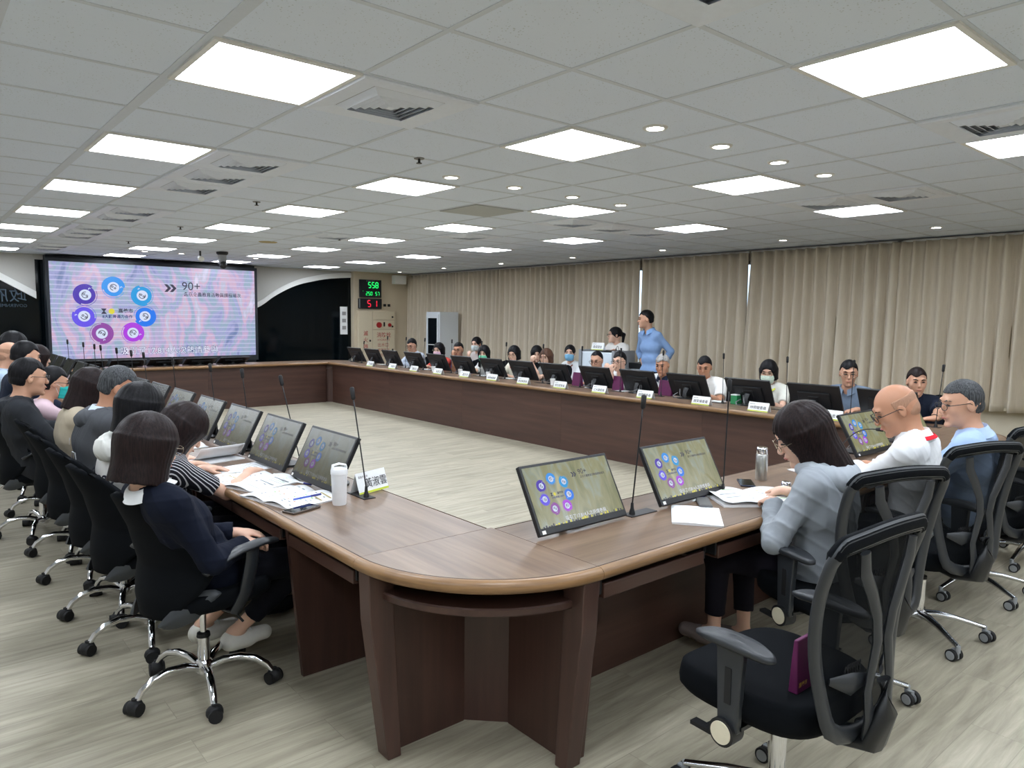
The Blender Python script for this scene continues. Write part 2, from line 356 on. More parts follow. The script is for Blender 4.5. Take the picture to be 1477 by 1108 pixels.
for x, y, lab in ((2.58, 3.99, 'small sprinkler head nearest the camera'), (2.49, 6.49, 'small sprinkler head beyond the group of three vents'), (2.54, 8.95, 'small sprinkler head level with the second far vent group'), (2.51, 11.28, 'small sprinkler head farthest along the left line'), (4.40, 8.68, 'small sprinkler head in the middle of the ceiling')):
    if s0 is None:
        s0 = thing('sprinkler', lab, 'sprinkler', (x, y, CE), 0, 'ceiling sprinklers')
        MB().lathe([(.0005, -.004), (.032, -.006), (.034, 0)], 16).build('collar', mat('steel_dull', (140, 140, 138), .4, 1), s0)
        MB().cyl((0, 0, -.03), (0, 0, 0), .008, n=10).cyl((0, 0, -.034), (0, 0, -.03), .018, n=14).build('head', mat('dark_metal', (60, 60, 60), .4, .6), s0)
    else: dup(s0, (x, y, CE), 0, lab)
tag(MB().lathe([(.0005, -.006), (.11, -.008), (.125, 0)], 32).build('ceiling_speaker', mat('ochre_disc', (176, 160, 112), .7), loc=(GX + 5.0 * GT - .0, 9.9, CE), smooth=30), 'round ochre ceiling disc, left of the middle light row', 'speaker')
k = thing('ceiling_camera', 'grey motorised camera hanging upside down in front of the big screen', 'camera', (4.03, 12.0, CE))
MB().lathe([(.0005, 0), (.09, 0), (.09, -.03), (.07, -.05), (.0005, -.05)], 24).build('mount', mat('dark_plastic', (30, 31, 33), .45), k, smooth=40)
MB().box((0, 0, -.12), (.11, .09, .15)).build('body', mat('grey_plastic', (150, 152, 155), .4), k, bevel=.01)
MB().sphere((0, -.03, -.21), .06).cyl((0, -.08, -.21), (0, -.1, -.21), .03).build('lens', mat('dark_plastic'), k, smooth=180)
k = thing('ceiling_spotlight', 'little spotlight on a stem left of the ceiling camera', 'spotlight', (3.72, 12.1, CE))
MB().cyl((0, 0, 0), (0, 0, -.1), .015, n=10).build('stem', mat('dark_plastic'), k); MB().cyl((0, -.05, -.13), (0, .04, -.10), .045, .03, n=16).build('head', M_WHITE, k, smooth=40)
# ================================================================ conference table ring
M_TOP = wood('table_top_wood', (90, 70, 55), (110, 88, 70), (128, 105, 85), 0, .34); M_TOPY = wood('table_top_wood_cross', (90, 70, 55), (110, 88, 70), (128, 105, 85), 1, .34)
M_EDGE = wood('oak_edge', (104, 76, 48), (130, 98, 64), (148, 114, 78), 3, .35, 1.4)
M_PANEL = wood('walnut_panel', (62, 41, 35), (72, 49, 41), (82, 57, 47), 0, .4, .8)
M_PANELV = wood('walnut_panel_upright', (62, 42, 36), (71, 49, 42), (80, 56, 47), 2, .4, .8)
M_GROOVE = mat('dark_groove', (52, 34, 26), .6)
M_DARK = mat('black_plastic', (22, 24, 27), .42)
M_VDARK = mat('matt_black', (12, 12, 14), .7)
M_CHROME = mat('chrome', (225, 225, 228), .09, 1, noise=.01)
M_ALU = mat('polished_aluminium', (205, 206, 208), .2, 1, noise=.02)
WID = .62
def bull(y0, sgn, n=8, r=.0235, ext=.03):  # profile (y,z) of an edge molding; sgn=+1 outward +y
    zc = TT - r
    p = [(y0, TT), (y0 + sgn * (ext - r), TT)] + [(y0 + sgn * (ext - r + r * math.sin(PI * i / n)), zc + r * math.cos(PI * i / n)) for i in range(1, n)] + [(y0 + sgn * (ext - r), TT - 2 * r), (y0, TT - 2 * r)]
    return p
def desk(label, loc, rz, L, trays=(), leg_in=(.02, .02), group='straight units of the conference table ring'):
    d = thing('conference_desk', label, 'table', loc, rz, group)
    MB().box((L / 2, WID / 2, TT - .0235), (L - .003, WID - .055, .047)).build('tabletop', M_TOP, d)
    for nm, y0, s in (('edge_molding', WID - .03, 1), ('edge_molding', .022, -1)):
        e = .03 if s > 0 else .022
        pr = bull(y0, s, ext=e)
        mb = MB().rings([[(x, y, z) for y, z in pr] for x in (.0015, L - .0015)], 0)
        mb.box((L / 2, y0 - s * .0005, TT + .0002), (L - .003, .003, .001), 1)
        mb.build(nm, [M_EDGE, M_GROOVE], d, smooth=50)
    MB().box((L / 2, .10, .35), (L - .002, .02, .70)).box((L / 2, .0885, .682), (L - .002, .003, .028)).build('modesty_panel', M_PANEL, d)
    for q, x in enumerate((leg_in[0], L - leg_in[1])):
        s = 1 if q == 0 else -1
        MB().prism([(0, 0), (.025, 0), (.025, 1), (0, 1)], 0, 1).v
        a, b = (x, x + s * .025) if s > 0 else (x - .025, x)
        p = MB(); p.rings([[(a, .112, 0), (b, .112, 0), (b, .50, 0), (a, .50, 0)], [(a, .112, .705), (b, .112, .705), (b, .565, .705), (a, .565, .705)]]).build('end_panel', M_PANELV, d)
    for x in trays:
        tr = MB().box((x, .548, .635), (.60, .018, .055)).box((x, .38, .612), (.60, .33, .012)).build('keyboard_tray', M_PANEL, d, bevel=.004)
        [MB().box((x + q9 * .31, .42, .66), (.012, .26, .07)).build('slide_rail', M_VDARK, tr) for q9 in (-1, 1)]
        MB().box((x + .355, .45, .665), (.075, .12, .07)).build('socket_box', M_DARK, d, bevel=.003)
    return d
sh = ['nearest the camera', 'next after the nearest', 'in the middle', 'second from the screen end', 'at the screen end']
for i in range(5):
    L = 2.034
    desk('straight table unit of the left arm, ' + sh[i], (1.80, 2.25 + i * L, 0), PI / 2, L, (.42, 1.1, 1.7) if i < 2 else (), (.70 if i == 0 else .02, .02))
    desk('straight table unit of the curtain-side arm, ' + ('at the screen end', 'second from the screen end', 'in the middle', 'next before the right end', 'at the right end')[i], (6.04, 12.42 - i * L, 0), -PI / 2, L)
for i in range(2):
    L = 2.12
    desk('straight table unit of the right arm, ' + ('at its far right end', 'beside the near rounded corner, carrying two lit monitors')[i], (6.04 - i * L, 2.25, 0), PI, L, (.35, 1.05, 1.75), (.02, .02))
    desk('straight table unit below the big screen, ' + ('left half', 'right half')[i], (1.80 + i * L, 12.42, 0), 0, L)
def corner(label, loc, rz):
    d = thing('corner_desk', label, 'table', loc, rz, 'rounded corner units of the conference table')
    R = WID; n = 28
    arc = [(-(R - .03) * math.cos(PI / 2 * i / n), -(R - .03) * math.sin(PI / 2 * i / n)) for i in range(n + 1)]
    MB().prism([(-.001, -.001)] + arc, TT - .047, TT).build('tabletop', M_TOPY, d)
    R_ = []
    for i in range(n + 1):
        a = PI / 2 * i / n; R_.append([(-y * math.cos(a), -y * math.sin(a), z) for y, z in bull(R - .03, 1)])
    mb = MB().rings(R_, 0)
    mb.rings([[(-r * math.cos(PI / 2 * i / n), -r * math.sin(PI / 2 * i / n), z) for r, z in ((R - .0315, TT), (R - .0285, TT), (R - .0285, TT + .0007), (R - .0315, TT + .0007))] for i in range(n + 1)], 1)
    mb.build('edge_molding', [M_EDGE, M_GROOVE], d, smooth=50)
    # posts, tapering downwards
    for sw in (0, 1):
        f = (lambda x, y: (x, y)) if sw == 0 else (lambda x, y: (y, x))
        bt = [f(-.525, -.075), f(-.47, -.075), f(-.47, -.0), f(-.525, -.0)]; tp = [f(-.60, -.075), f(-.50, -.075), f(-.50, -.0), f(-.60, -.0)]
        p = MB(); p.rings([[(x, y, 0) for x, y in bt], [(x, y, .53) for x, y in [(lerp(a[0], b[0], .92), lerp(a[1], b[1], .92)) for a, b in zip(bt, tp)]], [(x, y, .706) for x, y in tp]])
        p.build('post', M_PANELV, d, bevel=.004)
        q = [f(-.48, -.03), f(-.155, -.03), f(-.155, -.012), f(-.48, -.012)]
        p = MB(); p.prism(q, 0, .706); p.build('side_panel', M_PANELV, d)
    c = [(-.165, -.012), (-.012, -.165), (-.002, -.155), (-.155, -.002)]
    MB().prism(c, 0, .706).build('back_panel', M_PANELV, d)
    R_ = []
    for i in range(n + 1):
        a = .10 + (PI / 2 - .20) * i / n; R_.append([(-r * math.cos(a), -r * math.sin(a), z) for r, z in ((.10, .605), (.545, .605), (.55, .61), (.55, .63), (.545, .635), (.10, .635))])
    MB().rings(R_).build('shelf', M_PANEL, d, smooth=40)
corner('rounded corner table unit nearest the camera, on two tapering posts', (1.80, 2.25, 0), 0)
corner('rounded corner table unit at the far right, behind the man in the light blue shirt', (6.04, 2.25, 0), PI / 2)
corner('rounded corner table unit at the far end by the clocks', (6.04, 12.42, 0), PI)
corner('rounded corner table unit at the far left end below the screen', (1.80, 12.42, 0), 1.5 * PI)
# ================================================================ slide artwork
def slide_mats(tag_, k, bg, sub=(235, 240, 255)):
    """materials for a lit screen: 0 background then artwork; k scales the brightness"""
    def em(nm, c): return mat(tag_ + nm, (5, 5, 5), .3, emit=c, es=k)
    return [bg, em('_violet', (70, 40, 175)), em('_blue', (48, 150, 240)), em('_cyan', (20, 155, 225)), em('_indigo', (100, 80, 235)), em('_azure', (20, 120, 240)),
            em('_plum', (145, 70, 165)), em('_magenta', (175, 60, 225)), em('_pale', (215, 225, 250)), em('_ink', (48, 46, 70)), em('_yellow', (225, 215, 60)), em('_subtitle', sub), em('_navy', (40, 50, 120))]
CIR = [(.277, .245, 2), (.15, .333, 1), (.41, .325, 3), (.142, .555, 4), (.42, .55, 5), (.217, .734, 6), (.36, .73, 7)]
def slide(mb, W, H, M, strip=False, full=True):
    def disc(x, y, r, z, mi, n=28, a0=0, a1=2 * PI, ri=0):
        if ri: mb.rings([[(x + q * math.cos(lerp(a0, a1, i / n)), y + q * math.sin(lerp(a0, a1, i / n)), z) for i in range(n + 1)] for q in (ri, r)], mi, M, closed=False)
        else: mb.add([(x + r * math.cos(2 * PI * i / n), y + r * math.sin(2 * PI * i / n), z) for i in range(n)], [tuple(range(n))], mi, M)
    mb.add([(-W / 2, -H / 2, 0), (W / 2, -H / 2, 0), (W / 2, H / 2, 0), (-W / 2, H / 2, 0)], [(0, 1, 2, 3)], 0, M)
    e = W * .0006; r = W * .046
    X = lambda u: -W / 2 + u * W
    Y = lambda v: H / 2 - v * H
    for q, (u, v, c) in enumerate(CIR):
        x, y = X(u), Y(v); t = q * .9
        disc(x, y, r, e, c, ri=r * .55); disc(x, y, r * 1.17, e, c, ri=r * 1.0, a0=t, a1=t + 3.4, n=20); disc(x, y, r * 1.17, e, c, ri=r * 1.12, a0=t + 3.4, a1=t + 5.8, n=20)
        disc(x, y, r * .58, e * 2, 8)
        disc(x, y, r * .36, e * 3, 9, ri=r * .29, n=14, a0=.3 + q, a1=4.6 + q); disc(x - r * .12, y + r * .08, r * .13, e * 3, 9, ri=r * .06, n=10); disc(x + r * .15, y - r * .1, r * .12, e * 3, 9, ri=r * .05, n=10)
        disc(x + r * .78 * math.cos(q), y + r * .78 * math.sin(q), r * .12, e * 2, 8, ri=r * .05, a0=0, a1=4, n=8)
    for u in (.518, .545):    # two chevrons
        x, y, w, h = X(u), Y(.235), W * .034, H * .085
        mb.add([(x, y + h / 2, e), (x + w * .45, y + h / 2, e), (x + w, y, e), (x + w * .45, y - h / 2, e), (x, y - h / 2, e), (x + w * .5, y, e)], [(0, 5, 2, 1), (5, 4, 3, 2)], 9, M)
    T = lambda u, v: M @ Matrix.Translation((X(u), Y(v), e * 2))
    text(mb, '90+', H * .13, T(.605, .25), 9)
    text(mb, '各項食農教育活動與課程場次', W * .0235, T(.615, .315), 9, weight=.01)
    x, y = X(.23), Y(.50); w = W * .013; h = H * .028
    mb.add([(x - w, y + h, e), (x + w, y + h, e), (x + w * .2, y, e), (x + w, y - h, e), (x - w, y - h, e), (x - w * .2, y, e)], [(0, 5, 2, 1), (5, 4, 3, 2)], 9, M)
    disc(X(.265), Y(.50), W * .014, e, 10)
    text(mb, '嘉義市', W * .023, T(.295, .51), 9, weight=.02); text(mb, '8大願景通力合作', W * .0185, T(.222, .57), 12, weight=.02)
    s = '吸引了17,814人次熱情參與'
    if full:
        text(mb, s, W * .042, M @ Matrix.Translation((X(.543), Y(.955), e)), 12, 'CENTER', weight=.035)
    text(mb, s, W * .042, M @ Matrix.Translation((X(.543), Y(.955), e * 2)), 11, 'CENTER')
    if strip:
        rr = random.Random(3)
        for i in range(34):
            x = X(.03 + i * .028); h = H * (.012 + .035 * rr.random()); w = W * (.008 + .014 * rr.random())
            mb.add([(x, -H / 2, e), (x + w, -H / 2, e), (x + w, -H / 2 + h, e), (x, -H / 2 + h, e)], [(0, 1, 2, 3)], 9 if rr.random() < .65 else 10, M)
def led_bg(nt, b):
    tc = N(nt, 'ShaderNodeTexCoord'); mp = N(nt, 'ShaderNodeMapping'); mp.inputs['Scale'].default_value = (1.6, 1, .8); mp.inputs['Rotation'].default_value = (0, .5, 0)
    nt.links.new(tc.outputs['Object'], mp.inputs[0])
    n1 = N(nt, 'ShaderNodeTexNoise', i_Scale=1.3, i_Detail=4.0, i_Distortion=1.6); nt.links.new(mp.outputs[0], n1.inputs['Vector'])
    r = N(nt, 'ShaderNodeValToRGB'); e = r.color_ramp.elements; e[0].position = .30; e[0].color = lin((112, 132, 176)); e[1].position = .72; e[1].color = lin((226, 214, 240))
    for p, c in ((.40, (164, 166, 214)), (.46, (150, 176, 196)), (.52, (186, 170, 212)), (.58, (212, 178, 204)), (.64, (186, 190, 214))): e.new(p).color = lin(c)
    nt.links.new(n1.outputs['Fac'], r.inputs[0])
    w = N(nt, 'ShaderNodeTexWave', wave_type='BANDS', bands_direction='Z', i_Scale=3.9, i_Distortion=.4, i_Detail=1.0); nt.links.new(tc.outputs['Object'], w.inputs['Vector'])
    r2 = N(nt, 'ShaderNodeValToRGB'); e = r2.color_ramp.elements; e[0].position = .80; e[0].color = (0, 0, 0, 1); e[1].position = .97; e[1].color = (.5, .5, .5, 1); nt.links.new(w.outputs['Fac'], r2.inputs[0])
    mx = N(nt, 'ShaderNodeMix', data_type='RGBA'); mx.inputs['B'].default_value = lin((224, 222, 252)); nt.links.new(r2.outputs[0], mx.inputs['Factor']); nt.links.new(r.outputs[0], mx.inputs['A'])
    nt.links.new(mx.outputs['Result'], b.inputs['Emission Color']); b.inputs['Emission Strength'].default_value = .95; b.inputs['Base Color'].default_value = (.01, .01, .01, 1)
M_LED = nodes('led_wall_picture', led_bg, .3)
def mon_bg(k):
    def f(nt, b):
        tc = N(nt, 'ShaderNodeTexCoord'); mp = N(nt, 'ShaderNodeMapping'); mp.inputs['Scale'].default_value = (3, 1, 1); mp.inputs['Rotation'].default_value = (0, .35, 0)
        nt.links.new(tc.outputs['Object'], mp.inputs[0])
        n1 = N(nt, 'ShaderNodeTexNoise', i_Scale=5.5, i_Detail=3.0, i_Distortion=.9); nt.links.new(mp.outputs[0], n1.inputs['Vector'])
        r = N(nt, 'ShaderNodeValToRGB'); e = r.color_ramp.elements; e[0].position = .30; e[0].color = lin((122, 126, 90)); e[1].position = .72; e[1].color = lin((186, 180, 140))
        e.new(.5).color = lin((150, 148, 108)); e.new(.6).color = lin((150, 158, 140))
        nt.links.new(n1.outputs['Fac'], r.inputs[0]); nt.links.new(r.outputs[0], b.inputs['Emission Color']); b.inputs['Emission Strength'].default_value = k
        b.inputs['Base Color'].default_value = (.01, .01, .01, 1)
    return f
# big LED screen
sc = thing('led_screen', 'large LED presentation screen with seven coloured circles on the end wall', 'screen', (3.77, 14.6, 0))
fm = MB()
SX0, SX1, SZ0, SZ1 = -1.775, 1.735, .80, 2.475
for a, b, c, d in ((SX0 - .045, SX0, SZ0 - .1, SZ1 + .06), (SX1, SX1 + .05, SZ0 - .1, SZ1 + .06), (SX0, SX1, SZ1, SZ1 + .06), (SX0, SX1, SZ0 - .1, SZ0)): fm.box(((a + b) / 2, .0, (c + d) / 2), (b - a, .12, d - c))
fm.box((0, .2, 1.25), (3.5, .3, 2.44)).box((0, .25, 1.3), (3.6, .28, 2.58))
fm.build('cabinet', mat('screen_casing', (20, 26, 34), .5), sc)
s = MB(); slide(s, SX1 - SX0, SZ1 - SZ0, Matrix(((1, 0, 0, 0), (0, 0, -1, 0), (0, 1, 0, 0), (0, 0, 0, 1))))
s.build('display', slide_mats('led', .95, M_LED), sc, loc=((SX0 + SX1) / 2, -.05, (SZ0 + SZ1) / 2))
# ================================================================ monitors
BGD = nodes('monitor_picture_off', mon_bg(.05), .25); BGR = nodes('monitor_picture_bright', mon_bg(.85), .25); BGL = nodes('monitor_picture_dim', mon_bg(.22), .25)
def monitor(label, loc, rz, lit=None, cables=False, tilt=29, group='monitors along the table'):
    """faces local +Y; foot of the panel at y=+.07"""
    d = thing('monitor', label, 'monitor', loc, rz, group)
    W, H = .50, .285; t = ang(tilt)
    M = Matrix.Translation((0, .07, .012)) @ Matrix.Rotation(-t, 4, 'X').inverted() @ Matrix.Translation((0, 0, H / 2))
    M = Matrix.Translation((0, .07, .014)) @ Matrix.Rotation(t, 4, 'X') @ Matrix.Translation((0, 0, H / 2))
    MB().box((0, -.004, 0), (W, .022, H), M=M).build('casing', M_DARK, d, bevel=.004)
    MB().box((0, -.022, -.02), (W * .62, .02, H * .6), M=M).box((0, -.034, -.03), (.11, .012, .12), M=M).build('rear_bulge', M_DARK, d, bevel=.006)
    m2 = M @ Matrix(((-1, 0, 0, 0), (0, 0, 1, .0075), (0, 1, 0, .008), (0, 0, 0, 1)))
    if lit:
        s = MB(); slide(s, W - .022, H - .04, m2, strip=True, full=False)
        s.build('display', slide_mats(lit, 0.85 if lit == 'mon' else .22, BGR if lit == 'mon' else BGL), d)
        MB().box((W / 2 - .022, .0078, -H / 2 + .012), (.018, .001, .014), M=M).build('sticker', M_WHITE, d)['label'] = 'small white sticker'
    else:
        s = MB(); s.add([(-W / 2 + .01, -H / 2 + .02, 0), (W / 2 - .01, -H / 2 + .02, 0), (W / 2 - .01, H / 2 - .02, 0), (-W / 2 + .01, H / 2 - .02, 0)], [(0, 1, 2, 3)], 0, m2); s.build('display', BGD, d)
    b = MB(); b.prism([(x * .10, y * .075 - .045) for x, y in [(math.cos(2 * PI * i / 20), math.sin(2 * PI * i / 20)) for i in range(20)]], .0005, .012); b.build('base', M_DARK, d)
    b = MB(); b.tube([(0, -.06, .01), (0, -.065, .06), (0, -.035, .115)], [.03, .025, .03], 8, flat=.5, up=(0, 1, 0)); b.build('stand', M_DARK, d, smooth=50)
    if cables:
        c = MB(); rr = random.Random(int(loc[1] * 100))
        for q in range(2):
            x = rr.uniform(-.08, .08); c.tube([(x, -.05, .10), (x + .03, -.09, .05), (x + .06, -.11, .01), (x - .03, -.12, .006), (x - .05, -.10, .03), (x - .02, -.06, .06)], .0028, 6)
        c.build('cable', mat('grey_cable', (120, 122, 124), .5), d, smooth=180)
    return d
ly = [3.34, 3.95, 4.56, 5.19, 5.85, 6.5, 7.15, 7.8, 8.5, 9.2, 9.9, 10.6, 11.3, 11.95]
for i, y in enumerate(ly):
    lab = 'tilted monitor on the left table arm, %s from the camera' % ORD(i)
    monitor(lab if i else 'lit monitor on the left arm beside the white tumbler, nearest the camera', (1.60, y, TT), PI / 2, 'moL' if i < 5 else None, False, 27, 'monitors on the left arm')
for x, lab in ((2.085, 'lit slide monitor next to the near rounded corner'), (2.82, 'lit slide monitor left of the long haired woman in grey'), (4.74, 'lit slide monitor in front of the bald man'), (5.42, 'lit slide monitor partly hidden behind the bald man\'s head')):
    monitor(lab, (x, 2.065, TT), PI, 'mon', True, 29, 'monitors on the right arm')
for i, y in enumerate([12.218, 11.567, 10.94, 10.207, 9.526, 8.858, 8.133, 7.478, 6.83, 6.102, 5.435, 4.749, 4.008, 3.32, 2.66]):
    monitor('black monitor seen from behind on the curtain-side arm, %s from the screen end' % ORD(i), (6.52, y, TT), -PI / 2, None, True, 27, 'monitor backs on the curtain side')
for i, x in enumerate([2.2, 2.75, 3.3, 3.85, 4.4]):
    monitor('black monitor folded low below the big screen, %s from the left' % ORD(i), (x, 12.75, TT), 0, None, False, 66, 'folded monitors below the screen')
# ================================================================ gooseneck microphones
def mic(label, base, top, rz=0, bend=0, plate=True):
    d = thing('gooseneck_microphone', label, 'microphone', base, 0, 'gooseneck microphones on the table ring')
    t = Vector(top) - Vector(base); n = t.normalized()
    if plate: MB().box((.05 * math.cos(rz), .05 * math.sin(rz), .002), (.17, .06, .004), rz=rz).build('socket_plate', mat('plate_grey', (52, 52, 54), .45, .4), d)
    MB().lathe([(.0005, .004), (.014, .004), (.0135, .012), (.008, .03), (.006, .055), (.0005, .055)], 16).build('foot', M_DARK, d, smooth=40)
    side = n.cross(Vector((0, 0, 1))); side = side.normalized() if side.length > .01 else Vector((1, 0, 0))
    pts = []
    for i in range(9):
        q = i / 8; p = Vector((0, 0, .045)).lerp(t - n * .04, q) + Vector((0, 0, 1)) * bend * math.sin(PI * q); pts.append(p)
    MB().tube(pts, .0033, 8).build('stalk', M_DARK, d, smooth=180)
    e = (pts[-1] - pts[-2]).normalized()
    MB().tube([pts[-1] - e * .005, pts[-1], pts[-1] + e * .05, pts[-1] + e * .056], [.006, .0105, .0115, .005], 12).build('windscreen', M_VDARK, d, smooth=50)
    return d
for i, (y, bx) in enumerate([(3.10, 1.64), (3.943, 1.69), (4.546, 1.67), (5.154, 1.66), (6.05, 1.68), (6.935, 1.68), (7.378, 1.66), (7.962, 1.66), (8.7, 1.66), (9.015, 1.64), (9.64, 1.64), (10.67, 1.64)]):
    dy = [-.11, -.10, -.02, -.03, .06, .05, .03, .02, .0, .02, -.02, -.04][i]
    mic('slim black gooseneck microphone on the left table arm, %s from the camera' % ORD(i), (bx, y + dy, TT), (1.63, y, 1.25), PI / 2, 0, True)
mic('slim black gooseneck microphone between the two near lit monitors', (2.40, 2.02, TT), (2.415, 1.985, 1.265), 0)
mic('gooseneck microphone standing behind the open booklet of the long haired woman', (3.04, 1.99, TT), (3.03, 1.97, 1.305), 0)
mic('gooseneck microphone bent low toward the bald man\'s mouth', (4.42, 2.10, TT), (4.16, 1.73, 1.02), 0, .05)
for i, y in enumerate([10.97, 10.366, 9.804, 9.058, 8.316, 7.758, 6.998, 6.29, 5.658, 5.042, 4.274, 3.574, 2.943, 2.221]):
    mic('slim black gooseneck microphone on the curtain-side arm, %s from the screen end' % ORD(i), (6.42, y + random.uniform(-.03, .03), TT), (6.45, y, 1.25), PI / 2)
mic('shorter gooseneck microphone by the fire hydrant cupboard', (6.4, 11.8, TT), (6.45, 11.8, 1.14), PI / 2)
# ================================================================ name plates
M_PAPER = mat('white_card', (236, 238, 238), .6); M_LIME = mat('lime_band', (196, 208, 60), .6); M_TXT = mat('print_black', (40, 42, 46), .7)
def plate(label, loc, rz, txt, w=.21, h=.085, small=None):
    """tent card whose written face looks to local -Y"""
    d = thing('name_plate', label, 'name plate', loc, rz, 'folded white name plates')
    tl = ang(20)
    p = MB(); p.rings([[(s * w / 2, -.032, .001), (s * w / 2, 0, h), (s * w / 2, .032, .001), (s * w / 2, .030, .001), (s * w / 2, 0, h - .004), (s * w / 2, -.030, .001)] for s in (-1, 1)])
    F = Matrix.Translation((0, -.0325, .001)) @ Matrix.Rotation(PI / 2 - math.atan2(.032, h), 4, 'X')
    p.build('card', M_PAPER, d)
    MB().box((0, .006, .0004), (w, .010, .0008), M=F).build('lime_stripe', M_LIME, d)
    t = MB(); text(t, txt, h * (.40 if len(txt) > 3 else .50), F @ Matrix.Translation((w * (.0 if len(txt) > 3 else .12), h * .30, .001)), 0, 'CENTER', .003)
    text(t, small or '嘉義市政府', h * .13, F @ Matrix.Translation((-w * .44, h * .78, .001)), 0)
    t.build('lettering', M_TXT, d)
    return d
PT = ['王佳慧', '林俊安', '陳淑芬', '林家宏', '鄭文玲', '陳秀娟委員', '黃淑美委員', '張怡君委員', '江大雄委員', '劉國屏委員', '謝安倫委員', '林明瑩委員', '許成元委員']
for i, (y, t) in enumerate(zip([11.02, 10.29, 9.64, 8.98, 8.31, 7.68, 7.04, 6.35, 5.70, 5.03, 4.31, 3.67, 2.98], PT)):
    plate('white name plate on the curtain-side arm, %s from the screen end' % ORD(i), (6.15, y, TT), -PI / 2, t)
plate('white name plate with three large characters beside the white tumbler', (1.72, 3.10, TT), ang(17), '黃淑雲', .20, .10)
plate('white name plate half hidden behind the second lit monitor of the right arm', (3.10, 2.14, TT), ang(28), '林淑村', .20, .10)
plate('white name plate seen edge-on behind the third monitor of the left arm', (1.72, 4.16, TT), ang(80), '林淑惠', .20, .10)
# ================================================================ chairs
M_FAB = mat('black_fabric', (8, 11, 15), .9, spec=.12, bump=.3, bscale=900, noise=.08)
M_NYL = mat('charcoal_nylon', (42, 45, 49), .42, noise=.03)
M_NYL2 = mat('black_nylon', (18, 20, 23), .42, noise=.03)
M_GREYW = mat('grey_wheel', (150, 154, 158), .4); M_CREAMD = mat('cream_disc', (216, 208, 184), .4)
def mesh_fab(nt, b):
    b.inputs['Base Color'].default_value = lin((12, 15, 18)); b.inputs['Roughness'].default_value = .8; b.inputs['Alpha'].default_value = .86; b.inputs['Specular IOR Level'].default_value = .1
M_MESH = nodes('see_through_mesh', mesh_fab, .8)
def cushion(w, d, h, z, y0=0, n=2.6, fr=.02, mi=0):
    """rounded seat cushion with a waterfall front"""
    mb = MB(); K = 40; R = []
    prof = [(.80, 0), (.93, .06), (.99, .25), (1, .5), (.985, .75), (.965, .93), (.90, 1.0), (.5, 1.03), (.02, 1.035)]
    for s, t in prof:
        ring = []
        for i in range(K):
            a = 2 * PI * i / K; c, q = math.cos(a), math.sin(a)
            x = w / 2 * math.copysign(abs(c) ** (2 / n), c) * s; y = d / 2 * math.copysign(abs(q) ** (2 / n), q) * s
            ring.append((x, y0 + y, z + h * t - max(0, y / (d / 2) - .55) ** 2 * .09 + .04 * (abs(x) / (w / 2)) ** 3 * .35))
        R.append(ring)
    return mb.rings(R)
def chrome_leg(a, R, kind):
    c, s = math.cos(a), math.sin(a); mb = MB()
    if kind == 'alu':
        P = [(.02, .115), (.08, .118), (.16, .108), (.24, .088), (R, .072)]; rd = [.026, .022, .018, .015, .014]; fl = .75
    else:
        P = [(.02, .10), (.08, .125), (.15, .132), (.21, .118), (.255, .088), (R, .058)]; rd = [.020, .018, .017, .016, .015, .014]; fl = .9
    pts = [(c * r, s * r, z) for r, z in P]
    return mb.tube(pts, rd, 12, flat=fl, up=(0, 0, 1))
def caster_dual(a, R, turn):
    c, s = math.cos(a), math.sin(a); M = Matrix.Translation((c * R, s * R, 0)) @ Matrix.Rotation(turn, 4, 'Z')
    h = MB(); h.cyl((0, 0, .045), (0, 0, .078), .011, n=12, M=M); h.box((0, -.012, .036), (.018, .030, .046), M=M)
    w = []
    for s2 in (-1, 1):
        q = MB(); q.tube([(s2 * .010, -.018, .028), (s2 * .012, -.018, .028), (s2 * .027, -.018, .028), (s2 * .029, -.018, .028)], [.026, .028, .028, .026], 22, M=M)
        q.tube([(s2 * .0285, -.018, .028), (s2 * .031, -.018, .028)], [.021, .020], 20, 1, M=M); q.tube([(s2 * .006, -.018, .028), (s2 * .012, -.018, .028)], [.02, .02], 16, 1, M=M); w.append(q)
    return h, w
